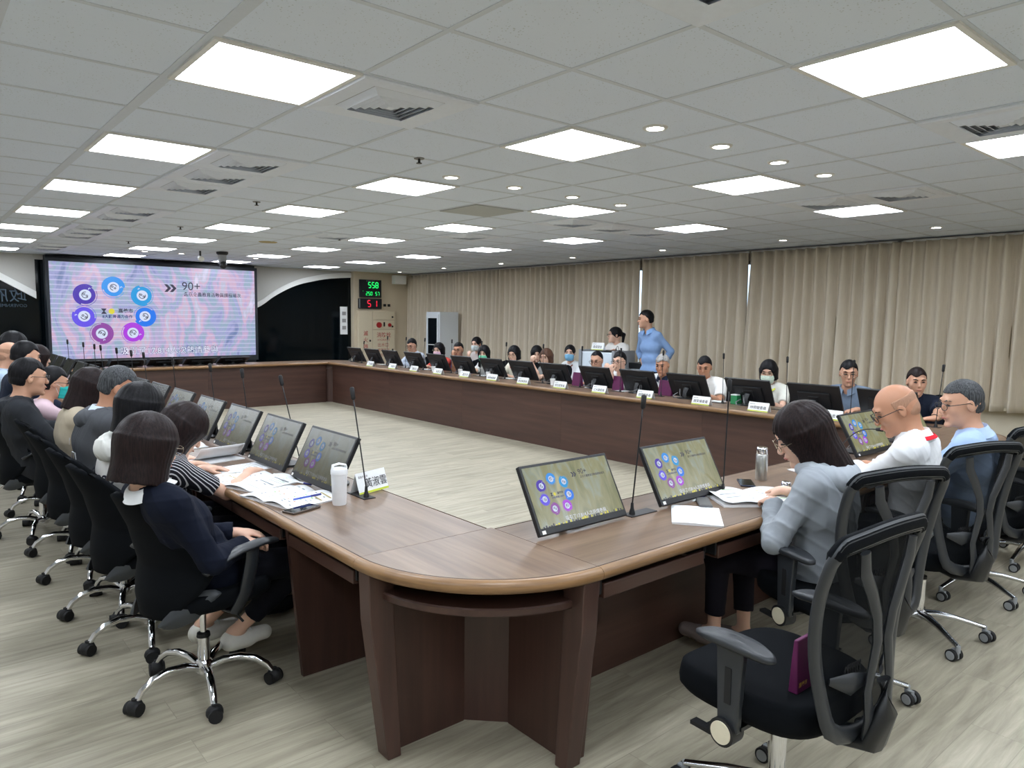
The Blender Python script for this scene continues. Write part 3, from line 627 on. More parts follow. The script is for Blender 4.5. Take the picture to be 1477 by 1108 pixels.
def task_chair(label, loc, rz, group='grey framed mesh chairs on the right'):
    d = thing('office_chair', label, 'chair', loc, rz, group)
    for k in range(5):
        a = ang(90 + 18 + 72 * k)
        chrome_leg(a, .305, 'alu').build('base_leg', M_ALU, d, smooth=60)
        h, w = caster_dual(a, .305, a * 1.7 + k)
        ho = h.build('caster', M_GREYW, d, smooth=40)
        for q in w: q.build('wheel', [M_VDARK, M_GREYW], ho, smooth=40)
    MB().lathe([(.0005, .09), (.035, .09), (.038, .10), (.036, .128), (.028, .135), (.0005, .135)], 20).build('hub', M_ALU, d, smooth=40)
    MB().lathe([(.0005, .13), (.026, .13), (.026, .30), (.0255, .302), (.0005, .302)], 20).cyl((0, 0, .30), (0, 0, .41), .013, n=14).build('gas_column', M_CHROME, d, smooth=40)
    MB().lathe([(.014, .296), (.030, .298), (.030, .312), (.014, .314)], 18).build('column_collar', M_VDARK, d, smooth=40)
    MB().box((0, -.03, .405), (.16, .26, .03)).box((0, -.02, .385), (.10, .16, .03)).build('mechanism', M_NYL2, d, bevel=.008)
    MB().tube([(-.06, .06, .385), (-.20, .07, .375), (-.27, .08, .368)], [.006, .007, .005], 8).box((-.275, .085, .366), (.03, .075, .012)).build('tilt_lever', M_VDARK, d)
    cushion(.52, .50, .105, .402, .03, 3.4).build('seat', M_FAB, d, smooth=180)
    for s in (-1, 1):
        MB().box((s * .18, .0, .405), (.16, .08, .012)).cyl((s * .235, .01, .385), (s * .290, .01, .385), .042, .043, n=28).build('arm_bracket', M_NYL2, d, smooth=40)
        MB().cyl((s * .288, .01, .385), (s * .294, .01, .385), .034, n=28).build('knob_disc', M_CREAMD if label.startswith('empty') else M_GREYW, d, smooth=40)
        p = MB(); p.rings([[(s * (x), y, z) for x, y in ((.252, -yy), (.278, -yy), (.278, yy), (.252, yy))] for z, yy in ((.39, .034), (.44, .036), (.56, .042), (.652, .048))]); p.build('arm_post', M_NYL, d, bevel=.005)
        MB().box((s * .279, 0, .53), (.003, .022, .11)).build('slot', M_VDARK, d)
        R = []
        for t, z in ((.86, .650), (1, .658), (1, .668), (.88, .676), (.3, .678)):
            R.append([(s * .262 + .042 * t * math.cos(a), -.005 + .135 * t * math.copysign(abs(math.sin(a)) ** .8, math.sin(a)), z + .012 * math.sin(a) * math.sin(a) * (-1)) for a in [2 * PI * i / 28 for i in range(28)]])
        MB().rings(R).build('armrest_pad', M_NYL, d, smooth=180)
    # backrest: closed frame loop, curved and reclined
    def bp(x, z, off=0):       # back surface point
        z += .035 * max(0, (z - .5) / .48); t = (z - .45) / .55; y = -.262 - .04 * t - .035 * math.sin(PI * min(max(t, 0), 1)) * -1 + .28 * x * x - .03 * max(0, t - .8)
        return Vector((x, y + off, z))
    def wid(t): return .175 + .075 * math.sin(min(t, 1) * PI * .5)
    L = []
    n = 14
    for i in range(n + 1): t = i / n; L.append((wid(t), .50 + t * .43))
    for i in range(1, 6): a = PI / 2 * i / 6; L.append((wid(1) - .05 * (1 - math.cos(a)) - 0, .93 + .05 * math.sin(a)))
    top = [(wid(1) - .05 - (2 * (wid(1) - .05)) * i / 8, .98 + .012 * math.sin(PI * i / 8)) for i in range(9)]
    right = L[:]; left = [(-x, z) for x, z in reversed(L)]
    bot = [(-.175 * math.cos(PI * i / 8), .50 - .075 * math.sin(PI * i / 8)) for i in range(1, 8)]
    loop = [bp(x, z) for x, z in right + top + left + bot]
    MB().tube(loop, .027, 10, flat=.5, up=(0, 1, 0), loop=True).build('back_frame', M_NYL, d, smooth=60)
    tr = MB(); pts = [bp(x, z, .004) for x, z in [(wid(1) - .003, .90), (wid(1) - .004, .945)] + L[n + 2:] + top + [(-x, z) for x, z in reversed(L[n + 2:])] + [(-wid(1) + .004, .945), (-wid(1) + .003, .90)]]
    tr.tube(pts, [.014, .022] + [.029] * (len(pts) - 4) + [.022, .014], 10, flat=.62, up=(0, 1, 0)).build('top_rail', M_FAB, d, smooth=180)
    def mf(u, v):
        z = .43 + v * .54; t = (z - .50) / .43; w = (.175 * math.sqrt(max(0, 1 - ((.50 - z) / .085) ** 2)) if z < .5 else wid(min(t, 1))) * .97
        return bp((2 * u - 1) * w, z, .008)
    MB().grid(mf, 16, 18).build('mesh_panel', M_MESH, d, smooth=180)
    for s in (-1, 1):  # hourglass bars
        pts = [bp(s * x, z, o) for x, z, o in ((.135, .955, -.012), (.125, .90, -.028), (.085, .84, -.045), (.045, .77, -.055), (.030, .70, -.06), (.048, .63, -.06), (.062, .57, -.055), (.052, .50, -.05), (.030, .43, -.03))]
        MB().tube(pts, [.022, .025, .024, .022, .022, .020, .018, .021, .024], 8, flat=.45, up=(0, 1, 0)).build('back_bar', M_NYL, d, smooth=60)
        pts = [bp(s * x, z, o) for x, z, o in ((.035, .60, -.045), (.09, .585, -.025), (.16, .60, -.004))]
        MB().tube(pts, [.014, .034, .010], 8, flat=.35, up=(0, 1, 0)).build('lumbar_wing', M_NYL, d, smooth=60)
    MB().tube([(0, -.05, .40), (0, -.20, .385), (0, -.30, .41), (0, -.325, .50), (0, -.315, .60)], [.045, .055, .062, .052, .03], 10, flat=.5, up=(0, 0, 1)).build('spine', M_NYL2, d, smooth=60)
    w = MB()
    for q in range(6): w.tube([bp(-.09 + q * .012, .61 + .012 * math.cos(3 * i) , -.012 + .006 * math.sin(3 * i)) + Vector((.012 * math.cos(i * 1.3), 0, .018 * math.sin(i * 1.3))) for i in range(8)], .0018, 5)
    w.build('lumbar_springs', M_VDARK, d, smooth=180)
    return d
tc_first = task_chair('empty grey framed mesh-back chair in the right foreground with a purple folder on its seat', (2.09, 1.13, 0), ang(-3))
M_BLKA = mat('black_arm_plastic', (32, 35, 39), .38, noise=.03)
for x, y, a, lab in ((3.00, 1.40, -18, 'grey framed mesh-back chair of the long haired woman, behind the empty foreground chair'), (3.94, 1.40, -18, 'grey framed mesh-back chair of the bald man in white'),
                     (4.84, 1.44, -12, 'grey framed mesh-back chair of the man in light blue, beyond the bald man\'s chair'), (5.75, 1.40, 0, 'mesh-back chair cut by the right picture edge'), (6.55, .95, 60, 'mesh-back chair farthest right beside the curtain, outside the picture')):
    dup(tc_first, (x, y, 0), ang(a), lab)
def wing_chair(label, loc, rz, group='black curved-back chairs'):
    d = thing('office_chair', label, 'chair', loc, rz, group)
    for k in range(5):
        a = ang(90 + 30 + 72 * k)
        chrome_leg(a, .275, 'chr').build('base_leg', M_CHROME, d, smooth=60)
        M = Matrix.Translation((.285 * math.cos(a), .285 * math.sin(a), 0)) @ Matrix.Rotation(a + k, 4, 'Z')
        c = MB(); c.sphere((0, 0, .034), (.029, .034, .030), M=M, nu=14, nv=9).cyl((-.031, -.004, .027), (.031, -.004, .027), .027, n=18, M=M).cyl((0, 0, .05), (0, 0, .068), .012, n=10, M=M)
        c.build('caster', M_VDARK, d, smooth=60)
    MB().lathe([(.0005, .075), (.032, .075), (.036, .10), (.034, .125), (.0245, .135), (.024, .235), (.0005, .235)], 20).cyl((0, 0, .23), (0, 0, .40), .013, n=14).build('gas_column', M_CHROME, d, smooth=40)
    MB().lathe([(.014, .232), (.028, .234), (.026, .25), (.014, .252)], 18).build('column_collar', M_VDARK, d)
    MB().box((0, -.01, .392), (.18, .24, .03)).build('mechanism', M_NYL2, d, bevel=.006)
    MB().tube([(.05, .02, .385), (.16, .05, .36), (.20, .06, .33)], .005, 8).build('tilt_lever', M_VDARK, d)
    cushion(.49, .48, .085, .405, .02).build('seat', M_FAB, d, smooth=180)
    def bf(u, v):
        z = .40 + v * .52; s = 2 * u - 1
        w = np.interp(v, [0, .1, .25, .45, .6, .8, .95, 1], [.10, .16, .235, .265, .24, .185, .12, .07])
        wrap = np.interp(v, [0, .2, .45, .7, 1], [.03, .10, .15, .10, .03])
        yc = np.interp(v, [0, .15, .4, .7, 1], [-.235, -.245, -.225, -.265, -.34])
        return (s * w, yc + wrap * abs(s) ** 2.0, z + (-.03 * abs(s) ** 2 if v > .9 else 0) * (v - .9) * 10)
    MB().grid(bf, 20, 26).build('backrest', M_FAB, d, smooth=180, solid=.022)
    for s in (-1, 1):
        lf = MB(); R = []
        for i in range(13):
            t = i / 12; wv = .052 * math.sin(PI * t) ** .7 + .002
            px = s * lerp(.10, .235, t ** .8); py = lerp(-.245, -.06, t); pz = lerp(.385, .50, t)
            R.append([(px - s * .006, py, pz - wv), (px + s * .012, py - .004, pz - wv * .3), (px + s * .012, py - .004, pz + wv * .3), (px - s * .006, py, pz + wv)])
        lf.rings(R).build('side_leaf', mat('leaf_grey', (44, 48, 52), .5), d, smooth=60)['label'] = 'dark grey leaf-shaped side bracket'
        pad = [(s * .275, -.15, .605), (s * .275, -.10, .637), (s * .275, 0, .665), (s * .275, .10, .675), (s * .275, .17, .668)]
        MB().tube(pad, [.020, .030, .034, .034, .026], 12, flat=.42, up=(0, 0, 1)).build('armrest_pad', M_BLKA, d, smooth=180)
        MB().tube([(s * .275, .06, .66), (s * .275, .055, .60), (s * .268, .03, .48), (s * .24, .0, .40), (s * .12, 0, .395)], [.030, .032, .030, .026, .02], 10, flat=.42, up=(1, 0, 0)).build('arm_post', M_BLKA, d, smooth=60)
    return d
CH = [(.93, 3.12, -76, 'black curved-back chair of the woman in the navy cardigan, nearest the camera on the left'), (.89, 3.80, -80, 'black curved-back chair of the woman in the striped top'),
      (.88, 4.30, -82, 'black curved-back chair of the person in the printed white top'), (.87, 4.95, -86, 'black curved-back chair holding a purple bag, beside the man in the grey jacket'),
      (.88, 5.56, -88, 'black curved-back chair of the person in the beige coat'), (.74, 6.14, -88, 'black curved-back chair of the man in the black hooded jacket'), (.88, 6.75, -90, 'black curved-back chair of the person in pink'), (.60, 5.92, -90, 'black curved-back chair of the man in the black hooded jacket'),
      (.84, 7.50, -90, 'black curved-back chair of the far left man in navy'), (.85, 8.20, -90, 'black curved-back chair far down the left arm, before the last two'), (.85, 8.95, -90, 'black curved-back chair far down the left arm, last but one'), (.85, 9.65, -90, 'black curved-back chair farthest down the left arm')]
CH = [c for c in CH if c[0:2] != (.60, 5.92)]
wc = None
for x, y, a, lab in CH:
    if wc is None: wc = wing_chair(lab, (x, y, 0), ang(a))
    else: dup(wc, (x, y, 0), ang(a), lab)
FS = [(11.1, 'man reading in light grey-blue'), (10.25, 'woman with the pink mask'), (9.67, 'man in the blue shirt'), (9.0, 'woman with the green mask'), (8.27, 'woman with the red lanyard'), (7.59, 'brown haired woman'), (6.58, 'balding man with glasses'), (6.0, 'young man with folded hands'), (5.5, 'white haired man'), (4.9, 'man in the striped white polo'), (4.1, 'woman in the patterned white shirt'), (3.25, 'man in the grey-blue shirt'), (2.6, 'man in the dark navy shirt')]
for y, w in FS:
    dup(wc, (7.16, y, 0), PI / 2, 'black curved-back chair under the ' + w + ' on the curtain side', 'black chairs on the curtain side')
# ================================================================ curtains
def cur_mat(nt, b):
    tc = N(nt, 'ShaderNodeTexCoord'); mp = N(nt, 'ShaderNodeMapping'); mp.inputs['Scale'].default_value = (1, 60, 2); nt.links.new(tc.outputs['Object'], mp.inputs[0])
    nz = N(nt, 'ShaderNodeTexNoise', i_Scale=3.0, i_Detail=4.0); nt.links.new(mp.outputs[0], nz.inputs['Vector'])
    mx = N(nt, 'ShaderNodeMix', data_type='RGBA'); mx.inputs['A'].default_value = lin((198, 187, 168)); mx.inputs['B'].default_value = lin((220, 209, 190))
    nt.links.new(nz.outputs['Fac'], mx.inputs['Factor']); nt.links.new(mx.outputs['Result'], b.inputs['Base Color'])
M_CUR = nodes('linen_curtain', cur_mat, .85, .2)
cuts = [14.85, 12.9, 10.78, 8.84, 7.79, 5.81, 3.77, 1.75, -.3, -2.3, -4.3]
names = ['next to the cream fire cupboard column', 'behind the white cabinet and the man in grey-blue', 'behind the woman with the red lanyard', 'behind the white lectern, left of the bright slit', 'right of the bright slit, behind the standing man', 'behind the man in the striped polo and the masked woman', 'behind the man in grey-blue and the man in navy', 'at the right edge of the picture, ending above the bare wall', 'outside the picture, first to the right', 'outside the picture, farthest right']
for q in range(len(cuts) - 1):
    y1, y0 = cuts[q], cuts[q + 1]; g1 = .022 if q in (4, 5) else -.03; g0 = .022 if q in (3, 4) else -.03
    y0 += g0 * (1 if q not in (3,) else 1); y1 -= g1
    rr = random.Random(q + 5); Ln = y1 - y0; np_ = max(6, round(Ln / .155)); ph = [rr.uniform(.8, 1.25) for _ in range(np_)]; tot = sum(ph); ed = [0]
    for p in ph: ed.append(ed[-1] + p / tot)
    am = [rr.uniform(.7, 1.25) for _ in range(np_ + 1)]; dr = [rr.uniform(-.35, .35) for _ in range(np_ + 1)]
    def cf(u, v):
        z = .63 + v * (2.565 - .63)
        k = 0
        while k < np_ - 1 and u > ed[k + 1]: k += 1
        t = (u - ed[k]) / (ed[k + 1] - ed[k]); A = lerp(am[k], am[k + 1], t)
        wv = (1 - math.cos(2 * PI * t)) / 2
        pin = wv ** 3.2                          # pinch pleat at the heading
        low = wv ** (1.0 + .35 * dr[k]) + .16 * math.sin(4 * PI * t + dr[k] * 6) * (1 - v)
        h = min(1, max(0, (v - .90) / .06)); mid = min(1, v * 1.3)
        d = lerp(low, pin * .8, h) * A
        return (9.33 - .135 * d * (1 - .25 * mid * (1 - h)) - (.012 if q % 2 else 0), y0 + u * Ln + (.09 * max(0, .9 - v) * (u > .97) if q == 5 else 0) + .02 * math.sin(3 * v + k * 1.7) * (1 - v) * math.sin(PI * u), z)
    c = thing('curtain', 'floor-length pleated beige curtain ' + names[q] if False else 'long pleated beige curtain ' + names[q], 'curtain', (0, 0, 0), 0, 'beige pleated curtains')
    MB().grid(cf, np_ * 12, 22).build('cloth', M_CUR, c, smooth=180, solid=.003)
    MB().box((9.33, (y0 + y1) / 2, 2.575), (.03, y1 - y0, .025)).build('track', M_WHITE, c)
# ================================================================ column fittings
CY = 14.775
RY = Matrix(((1, 0, 0, 0), (0, 0, -1, 0), (0, 1, 0, 0), (0, 0, 0, 1)))
SEG = {'0': 'abcdef', '1': 'bc', '5': 'acdfg', '7': 'abc', '8': 'abcdefg', '2': 'abged', '.': ''}
def seg7(mb, s, x, z, h, mi=0, y=0):
    w = h * .5; t = h * .09
    for ch in s:
        if ch == ' ': x += w * .9; continue
        for sg in SEG[ch]:
            if sg in 'agd': mb.box((x + w / 2, y, z + {'a': h, 'g': h / 2, 'd': 0}[sg]), (w * .8, .002, t * 1.5), mi)
            else: mb.box((x + (w if sg in 'bc' else 0), y, z + h * (.75 if sg in 'bf' else .25)), (t * 1.5, .002, h * .42), mi)
        x += w * 1.55
M_GRN = mat('green_led', (0, 20, 5), .4, emit=(30, 240, 110), es=1.6); M_RED = mat('red_led', (20, 0, 0), .4, emit=(250, 40, 70), es=1.3)
c = thing('digital_clock', 'black wall clock with green digits on the cream column', 'clock', (8.27, CY + .06, 2.23))
MB().box((0, -.01, 0), (.55, .05, .40)).build('case', mat('screen_casing', (20, 26, 34), .5), c, bevel=.005)
s = MB(); seg7(s, '558', -.06, .02, .12, y=-.037); seg7(s, '250', -.12, -.15, .075, y=-.037); seg7(s, '57', .12, -.15, .075, y=-.037); s.box((-.2, -.037, -.06), (.012, .002, .012)); s.build('digits', M_GRN, c)
s = MB(); text(s, '嘉義市政府', .045, Matrix.Translation((-.12, -.0365, .155)) @ RY); s.build('caption', mat('dim_caption', (120, 130, 135), .6), c)
c = thing('digital_clock', 'narrow black wall clock with red digits below the green one', 'clock', (8.26, CY + .06, 1.89))
MB().box((0, -.01, 0), (.59, .05, .23)).build('case', mat('screen_casing'), c, bevel=.008); MB().box((-.275, -.037, 0), (.02, .004, .20)).build('grey_edge', M_GREYW, c)
s = MB(); seg7(s, '5', -.07, -.07, .14, y=-.037); seg7(s, '1', .09, -.07, .14, y=-.037); s.build('digits', M_RED, c)
tag(MB().box((8.94, CY - .10, 2.45), (.30, .16, .20)).build('wall_speaker', M_WHITE, bevel=.01), 'white box speaker under the ceiling at the column corner', 'speaker')
fb = thing('fire_cupboard', 'cream fire hydrant cupboard with red characters built onto the column', 'fire cupboard', (8.43, CY + .055, 1.10))
MB().box((0, 0, 0), (.98, .05, 1.28)).build('cabinet', M_CREAM, fb)
def door(nm, x0, x1, z0, z1):
    o = MB().box(((x0 + x1) / 2, -.03, (z0 + z1) / 2), (x1 - x0 - .012, .012, z1 - z0 - .012)).build(nm, mat('cream_door', (216, 204, 178), .5), fb, bevel=.003)
    MB().box((x1 - .06, -.038, z0 + .07 if z1 - z0 < .5 else (z0 + z1) / 2 - .05), (.04, .008, .04)).build('latch', M_DARK, o); return o
door('narrow_door', -.48, -.13, -.63, .62); door('top_door', -.12, .46, .42, .62); door('alarm_panel', -.12, .46, .20, .41); door('hydrant_door', -.12, .46, -.63, .19)
M_REDP = mat('red_paint', (165, 30, 34), .5)
MB().cyl((.04, -.036, .305), (.04, -.06, .305), .065, n=24).build('alarm_bell', M_REDP, fb, smooth=40); MB().cyl((.32, -.036, .305), (.32, -.055, .305), .042, n=24).build('alarm_button', M_REDP, fb, smooth=40)
MB().box((.18, -.038, .32), (.04, .006, .10)).build('alarm_tag', M_DARK, fb)
s = MB()
for i, ch in enumerate('滅火器'): text(s, ch, .12, Matrix.Translation((-.36, -.0372, .07 - i * .15)) @ RY, weight=.01)
text(s, '消防栓', .125, Matrix.Translation((-.02, -.0372, .03)) @ RY, weight=.012); text(s, 'HYDRANT', .07, Matrix.Translation((-.0, -.0372, -.06)) @ RY)
text(s, '出水口', .10, Matrix.Translation((.0, -.0372, -.19)) @ RY, weight=.005); text(s, '使用方法', .08, Matrix.Translation((.0, -.0372, -.30)) @ RY); text(s, '請勿堵塞', .08, Matrix.Translation((.0, -.0372, -.42)) @ RY)
s.build('red_characters', mat('red_print', (178, 84, 76), .6), fb)
for i, x in enumerate((8.66, 8.77)): tag(MB().box((x, CY + .075, 1.86), (.06, .03, .06)).build('wall_switch', M_DARK, bevel=.004), ('left' if i == 0 else 'right') + ' one of the two small dark square switches beside the clocks', 'switch')
tag(MB().box((7.68, YF - .02, 1.50), (.17, .02, .62)).box((7.68, YF - .034, 1.66), (.09, .008, .08), 1).box((7.68, YF - .034, 1.50), (.09, .008, .08), 1).box((7.68, YF - .034, 1.34), (.09, .008, .08), 1).build('wall_notice', [M_PAPER, mat('notice_grey', (150, 150, 150), .7)]), 'tall white notice strip on the black glass left of the column', 'notice')
# white cabinet
cb = thing('storage_cabinet', 'tall white cabinet with a narrow glass door in front of the curtain', 'cabinet', (8.86, 12.8, 0))
MB().box((0, 0, .86), (.48, .50, 1.70)).build('body', mat('cabinet_white', (214, 220, 224), .45), cb, bevel=.006)
o = MB()
for a, b2, c_, d_ in ((-.225, -.17, .06, 1.66), (.17, .225, .06, 1.66), (-.17, .17, 1.58, 1.66), (-.17, .17, .06, .16)): o.box((-.250, (a + b2) / 2, (c_ + d_) / 2), (.02, b2 - a, d_ - c_))
o = o.build('door', mat('cabinet_white'), cb); MB().box((-.246, 0, .87), (.006, .34, 1.42)).build('glass', mat('dark_glass', (16, 22, 26), .08), o); MB().box((-.254, 0, 1.02), (.004, .34, .014)).box((-.254, .03, .60), (.004, .34, .014)).build('shelf_edge', M_WHITE, o); MB().box((-.268, -.205, .86), (.012, .014, .10)).build('handle', M_DARK, o)
# lectern
lt = thing('lectern', 'white lectern in front of the standing woman, with a name plate on top', 'lectern', (8.12, 7.40, 0))
MB().box((0, 0, .56), (.42, .64, 1.10)).build('body', mat('lectern_white', (216, 226, 234), .4), lt, bevel=.01)
MB().box((-.012, .335, .57), (.46, .05, 1.14)).build('side_panel', M_GREYW, lt, bevel=.004); MB().box((-.012, -.335, .57), (.46, .05, 1.14)).build('side_panel', M_GREYW, lt, bevel=.004)
MB().box((-.213, 0, .86), (.004, .60, .005)).box((-.213, .05, .98 - .18), (.006, .02, .02)).build('seam', M_DARK, lt); MB().box((.04, -.02, 1.125), (.30, .30, .015)).build('top_ledge', M_DARK, lt)
plate('white name plate on top of the lectern', (7.95, 7.42, 1.14), -PI / 2, '委員發言', .24, .11)
mic('short gooseneck microphone on the lectern', (8.05, 7.16, 1.12), (7.98, 7.02, 1.16), 0, .05, False)
ck = thing('equipment_cart', 'low white and black equipment cart beside the standing man', 'cart', (8.4, 6.86, 0))
MB().box((0, 0, .45), (.36, .34, .86)).build('body', mat('lectern_white'), ck, bevel=.01); MB().box((0, 0, .925), (.40, .40, .085)).build('black_top', M_DARK, ck, bevel=.01)
# ================================================================ things on the table
M_PG = mat('page_white', (238, 240, 242), .65, noise=.02); M_INK = mat('page_ink', (120, 128, 134), .7); M_OLIVE = mat('olive_band', (176, 158, 96), .7); M_YEL = mat('yellow_edge', (214, 208, 84), .6); M_GRN2 = mat('green_mark', (146, 196, 120), .7); M_ORG = mat('orange_mark', (226, 160, 130), .7)
def booklet(name, label, loc, rz, w=.21, h=.297, n=.008, opened=False, lines=10, curl=0, colour=0, seed=1, cover=0, tag_='document'):
    d = thing(name, label, tag_, loc, rz, None); rr = random.Random(seed)
    def page(x0, sgn, nm):
        def fn(u, v): return (x0 + sgn * u * w, (v - .5) * h, n + (.016 * math.sin(PI * min(1, u * 1.25)) if opened else .002 * math.sin(5 * u)) + curl * u ** 3 * .09)
        p = MB(); p.grid(fn, 10, 4)
        return p.build(nm, M_PG, d, smooth=180, solid=.002), fn
    sides = [(0, 1), (0, -1)] if opened else [(-w / 2, 1)]
    for q, (x0, sg) in enumerate(sides):
        MB().box((x0 + sg * w / 2, 0, n / 2), (w * .98, h * .985, n)).build('page_block', M_PG, d)
        pg, fn = page(x0, sg, 'page')
        t = MB()
        for i in range(lines):
            v = .10 + .8 * i / lines; a = rr.uniform(.08, .16); b2 = rr.uniform(.6, .92)
            col = 0 if not colour else rr.choice([0, 0, 0, 1, 2, 3])
            hh = .011 if not colour else rr.choice([.011, .03])
            P = [fn(a, v), fn((a + b2) / 2, v), fn(b2, v), fn(b2, v + hh), fn((a + b2) / 2, v + hh), fn(a, v + hh)]
            t.add([(x, y, z + .0022) for x, y, z in P], [(0, 1, 4, 5), (1, 2, 3, 4)], col)
        t.build('printing', [M_INK, M_OLIVE, M_GRN2, M_ORG], pg)
    if cover: MB().box((sides[0][0] + sides[0][1] * w / 2, 0, .001), (w * 1.02, h * 1.01, .002)).build('cover', M_YEL, d)
    return d
booklet('booklet', 'open booklet with coloured print on the left arm beside the white tumbler', (1.36, 3.20, TT), ang(-78), .20, .28, .007, True, 12, 0, 1, 3)
booklet('document_stack', 'spread of papers with coloured tabs under the striped woman\'s forearm', (1.33, 3.66, TT), ang(-70), .24, .32, .006, True, 12, 0, 1, 5)
booklet('document', 'white sheet the striped woman is writing on', (1.42, 3.98, TT), ang(-80), .21, .28, .003, False, 9, 0, 0, 6)
booklet('booklet', 'booklet with a curled-up page in front of the second monitor row on the left', (1.38, 4.32, TT), ang(-80), .20, .27, .006, False, 6, 1, 0, 7)
booklet('spiral_booklet', 'white spiral-bound booklet nearest the edge of the right arm', (2.60, 1.83, TT), ang(-52), .21, .29, .008, False, 12, 0, 0, 8)
booklet('booklet', 'open booklet with yellow edge under the grey woman\'s hand', (3.08, 1.84, TT), ang(-35), .21, .29, .010, True, 12, .25, 1, 9, 1)
booklet('document', 'papers under the bald man\'s hand', (4.02, 1.88, TT), ang(-20), .24, .30, .004, True, 9, 0, 0, 10)
booklet('document', 'pale green sheet left of the monitor facing the bald man', (4.32, 2.0, TT), ang(-10), .18, .14, .003, False, 2, 0, 0, 11)
for i, y in enumerate((4.95, 5.5, 6.2, 6.9)):
    booklet('document', 'white papers on the left arm before the %s' % ('man in the grey jacket', 'person in beige', 'person in pink', 'far left man in navy')[i], (1.32, y, TT), ang(-85), .21, .29, .004, True, 8, 0, 0, 20 + i)
for i, y in enumerate((11.0, 10.2, 9.6, 8.1, 7.5, 6.5, 5.9, 5.4, 4.1, 3.2, 2.6)):
    booklet('document', 'white papers in front of the ' + ('man reading in light grey-blue', 'woman with the pink mask', 'man in the blue shirt', 'woman with the red lanyard', 'brown haired woman', 'balding man with glasses', 'young man with folded hands', 'white haired man', 'woman in the patterned white shirt', 'man in the grey-blue shirt', 'man in the dark navy shirt')[i], (6.52 - .0, y + .28, TT), ang(90), .15, .12, .004, False, 6, 0, 0, 40 + i)
t = thing('tumbler', 'white lidded tumbler standing on the left arm near the corner', 'tumbler', (1.485, 2.955, TT))
MB().lathe([(.0005, 0), (.029, 0), (.031, .006), (.036, .135), (.0355, .14), (.0005, .14)], 28).build('cup', mat('tumbler_white', (232, 234, 236), .35), t, smooth=40)
MB().lathe([(.0355, .138), (.038, .140), (.038, .158), (.034, .166), (.0005, .168)], 28).build('lid', mat('tumbler_white'), t, smooth=40)
MB().tube([(-.034, 0, .160), (-.03, 0, .182), (0, 0, .186), (.03, 0, .178), (.034, 0, .165)], [.005] * 5, 8, flat=2.2, up=(0, 1, 0)).build('carry_loop', mat('tumbler_white'), t, smooth=60)
b = thing('steel_flask', 'brushed steel flask on the right arm by the long haired woman\'s face', 'flask', (3.50, 2.06, TT))
MB().lathe([(.0005, 0), (.030, 0), (.031, .004), (.031, .135), (.027, .142), (.0005, .142)], 28).build('body', mat('brushed_steel', (190, 190, 186), .28, 1, noise=.1, nscale=3, stretch=(40, 40, 1)), b, smooth=40)
MB().lathe([(.028, .14), (.029, .143), (.029, .172), (.026, .176), (.0005, .176)], 28).build('cap', M_CHROME, b, smooth=40)
def phone(label, loc, rz, col):
    p = thing('smartphone', label, 'phone', loc, rz); MB().box((0, 0, .005), (.075, .155, .009)).build('body', col, p, bevel=.003); MB().box((0, 0, .0098), (.069, .148, .0006)).build('glass_front', M_BLKGL, p); return p
phone('dark smartphone lying near the edge of the left arm', (1.31, 2.965, TT), ang(-72), mat('bronze_case', (84, 72, 64), .4))
phone('blue-black smartphone beside the steel flask', (3.34, 2.05, TT), ang(-50), mat('navy_case', (24, 34, 60), .4))
p = thing('eyeglass_case', 'flat dark case between the spiral booklet and the open booklet', 'case', (2.80, 1.93, TT), ang(-48)); MB().box((0, 0, .009), (.06, .16, .018)).build('body', mat('case_grey', (84, 84, 86), .3), p, bevel=.006)
tag(MB().lathe([(.0005, 0), (.024, 0), (.024, .035), (.020, .04), (.0005, .04)], 20).build('jar_lid', M_CHROME, loc=(3.40, 1.86, TT), smooth=40), 'small steel cup lid beside the grey woman\'s hands', 'lid')
def pen(label, a, b_, c1, c2):
    d = thing('pen', label, 'pen', a); v = Vector(b_) - Vector(a)
    MB().cyl((0, 0, 0), tuple(v * .62), .0045, n=10).build('barrel', c1, d, smooth=60); MB().cyl(tuple(v * .62), tuple(v), .0052, n=10).build('cap', c2, d, smooth=60)
M_NAVY = mat('pen_navy', (36, 44, 120), .4)
pen('white and navy pen lying on the left arm, farther from the tumbler', (1.49, 3.72, TT + .006), (1.53, 3.60, TT + .006), M_PAPER, M_NAVY)
pen('white and navy pen lying on the left arm, nearer the tumbler', (1.50, 3.50, TT + .006), (1.54, 3.37, TT + .006), M_PAPER, M_NAVY)
pen('blue pen lying on the open booklet beside the tumbler', (1.31, 3.05, TT + .03), (1.45, 3.07, TT + .03), mat('pen_blue', (50, 80, 180), .4), M_NAVY)
pen('blue pen lying before the second lit monitor of the right arm', (2.80, 1.99, TT + .006), (2.94, 2.02, TT + .006), M_PAPER, M_NAVY)
pen('pen lying on the papers beside the bald man\'s hand', (4.10, 1.80, TT + .03), (4.22, 1.84, TT + .03), mat('pen_blue'), M_NAVY)
M_PUR = mat('purple_cloth', (92, 18, 72), .6, noise=.06)
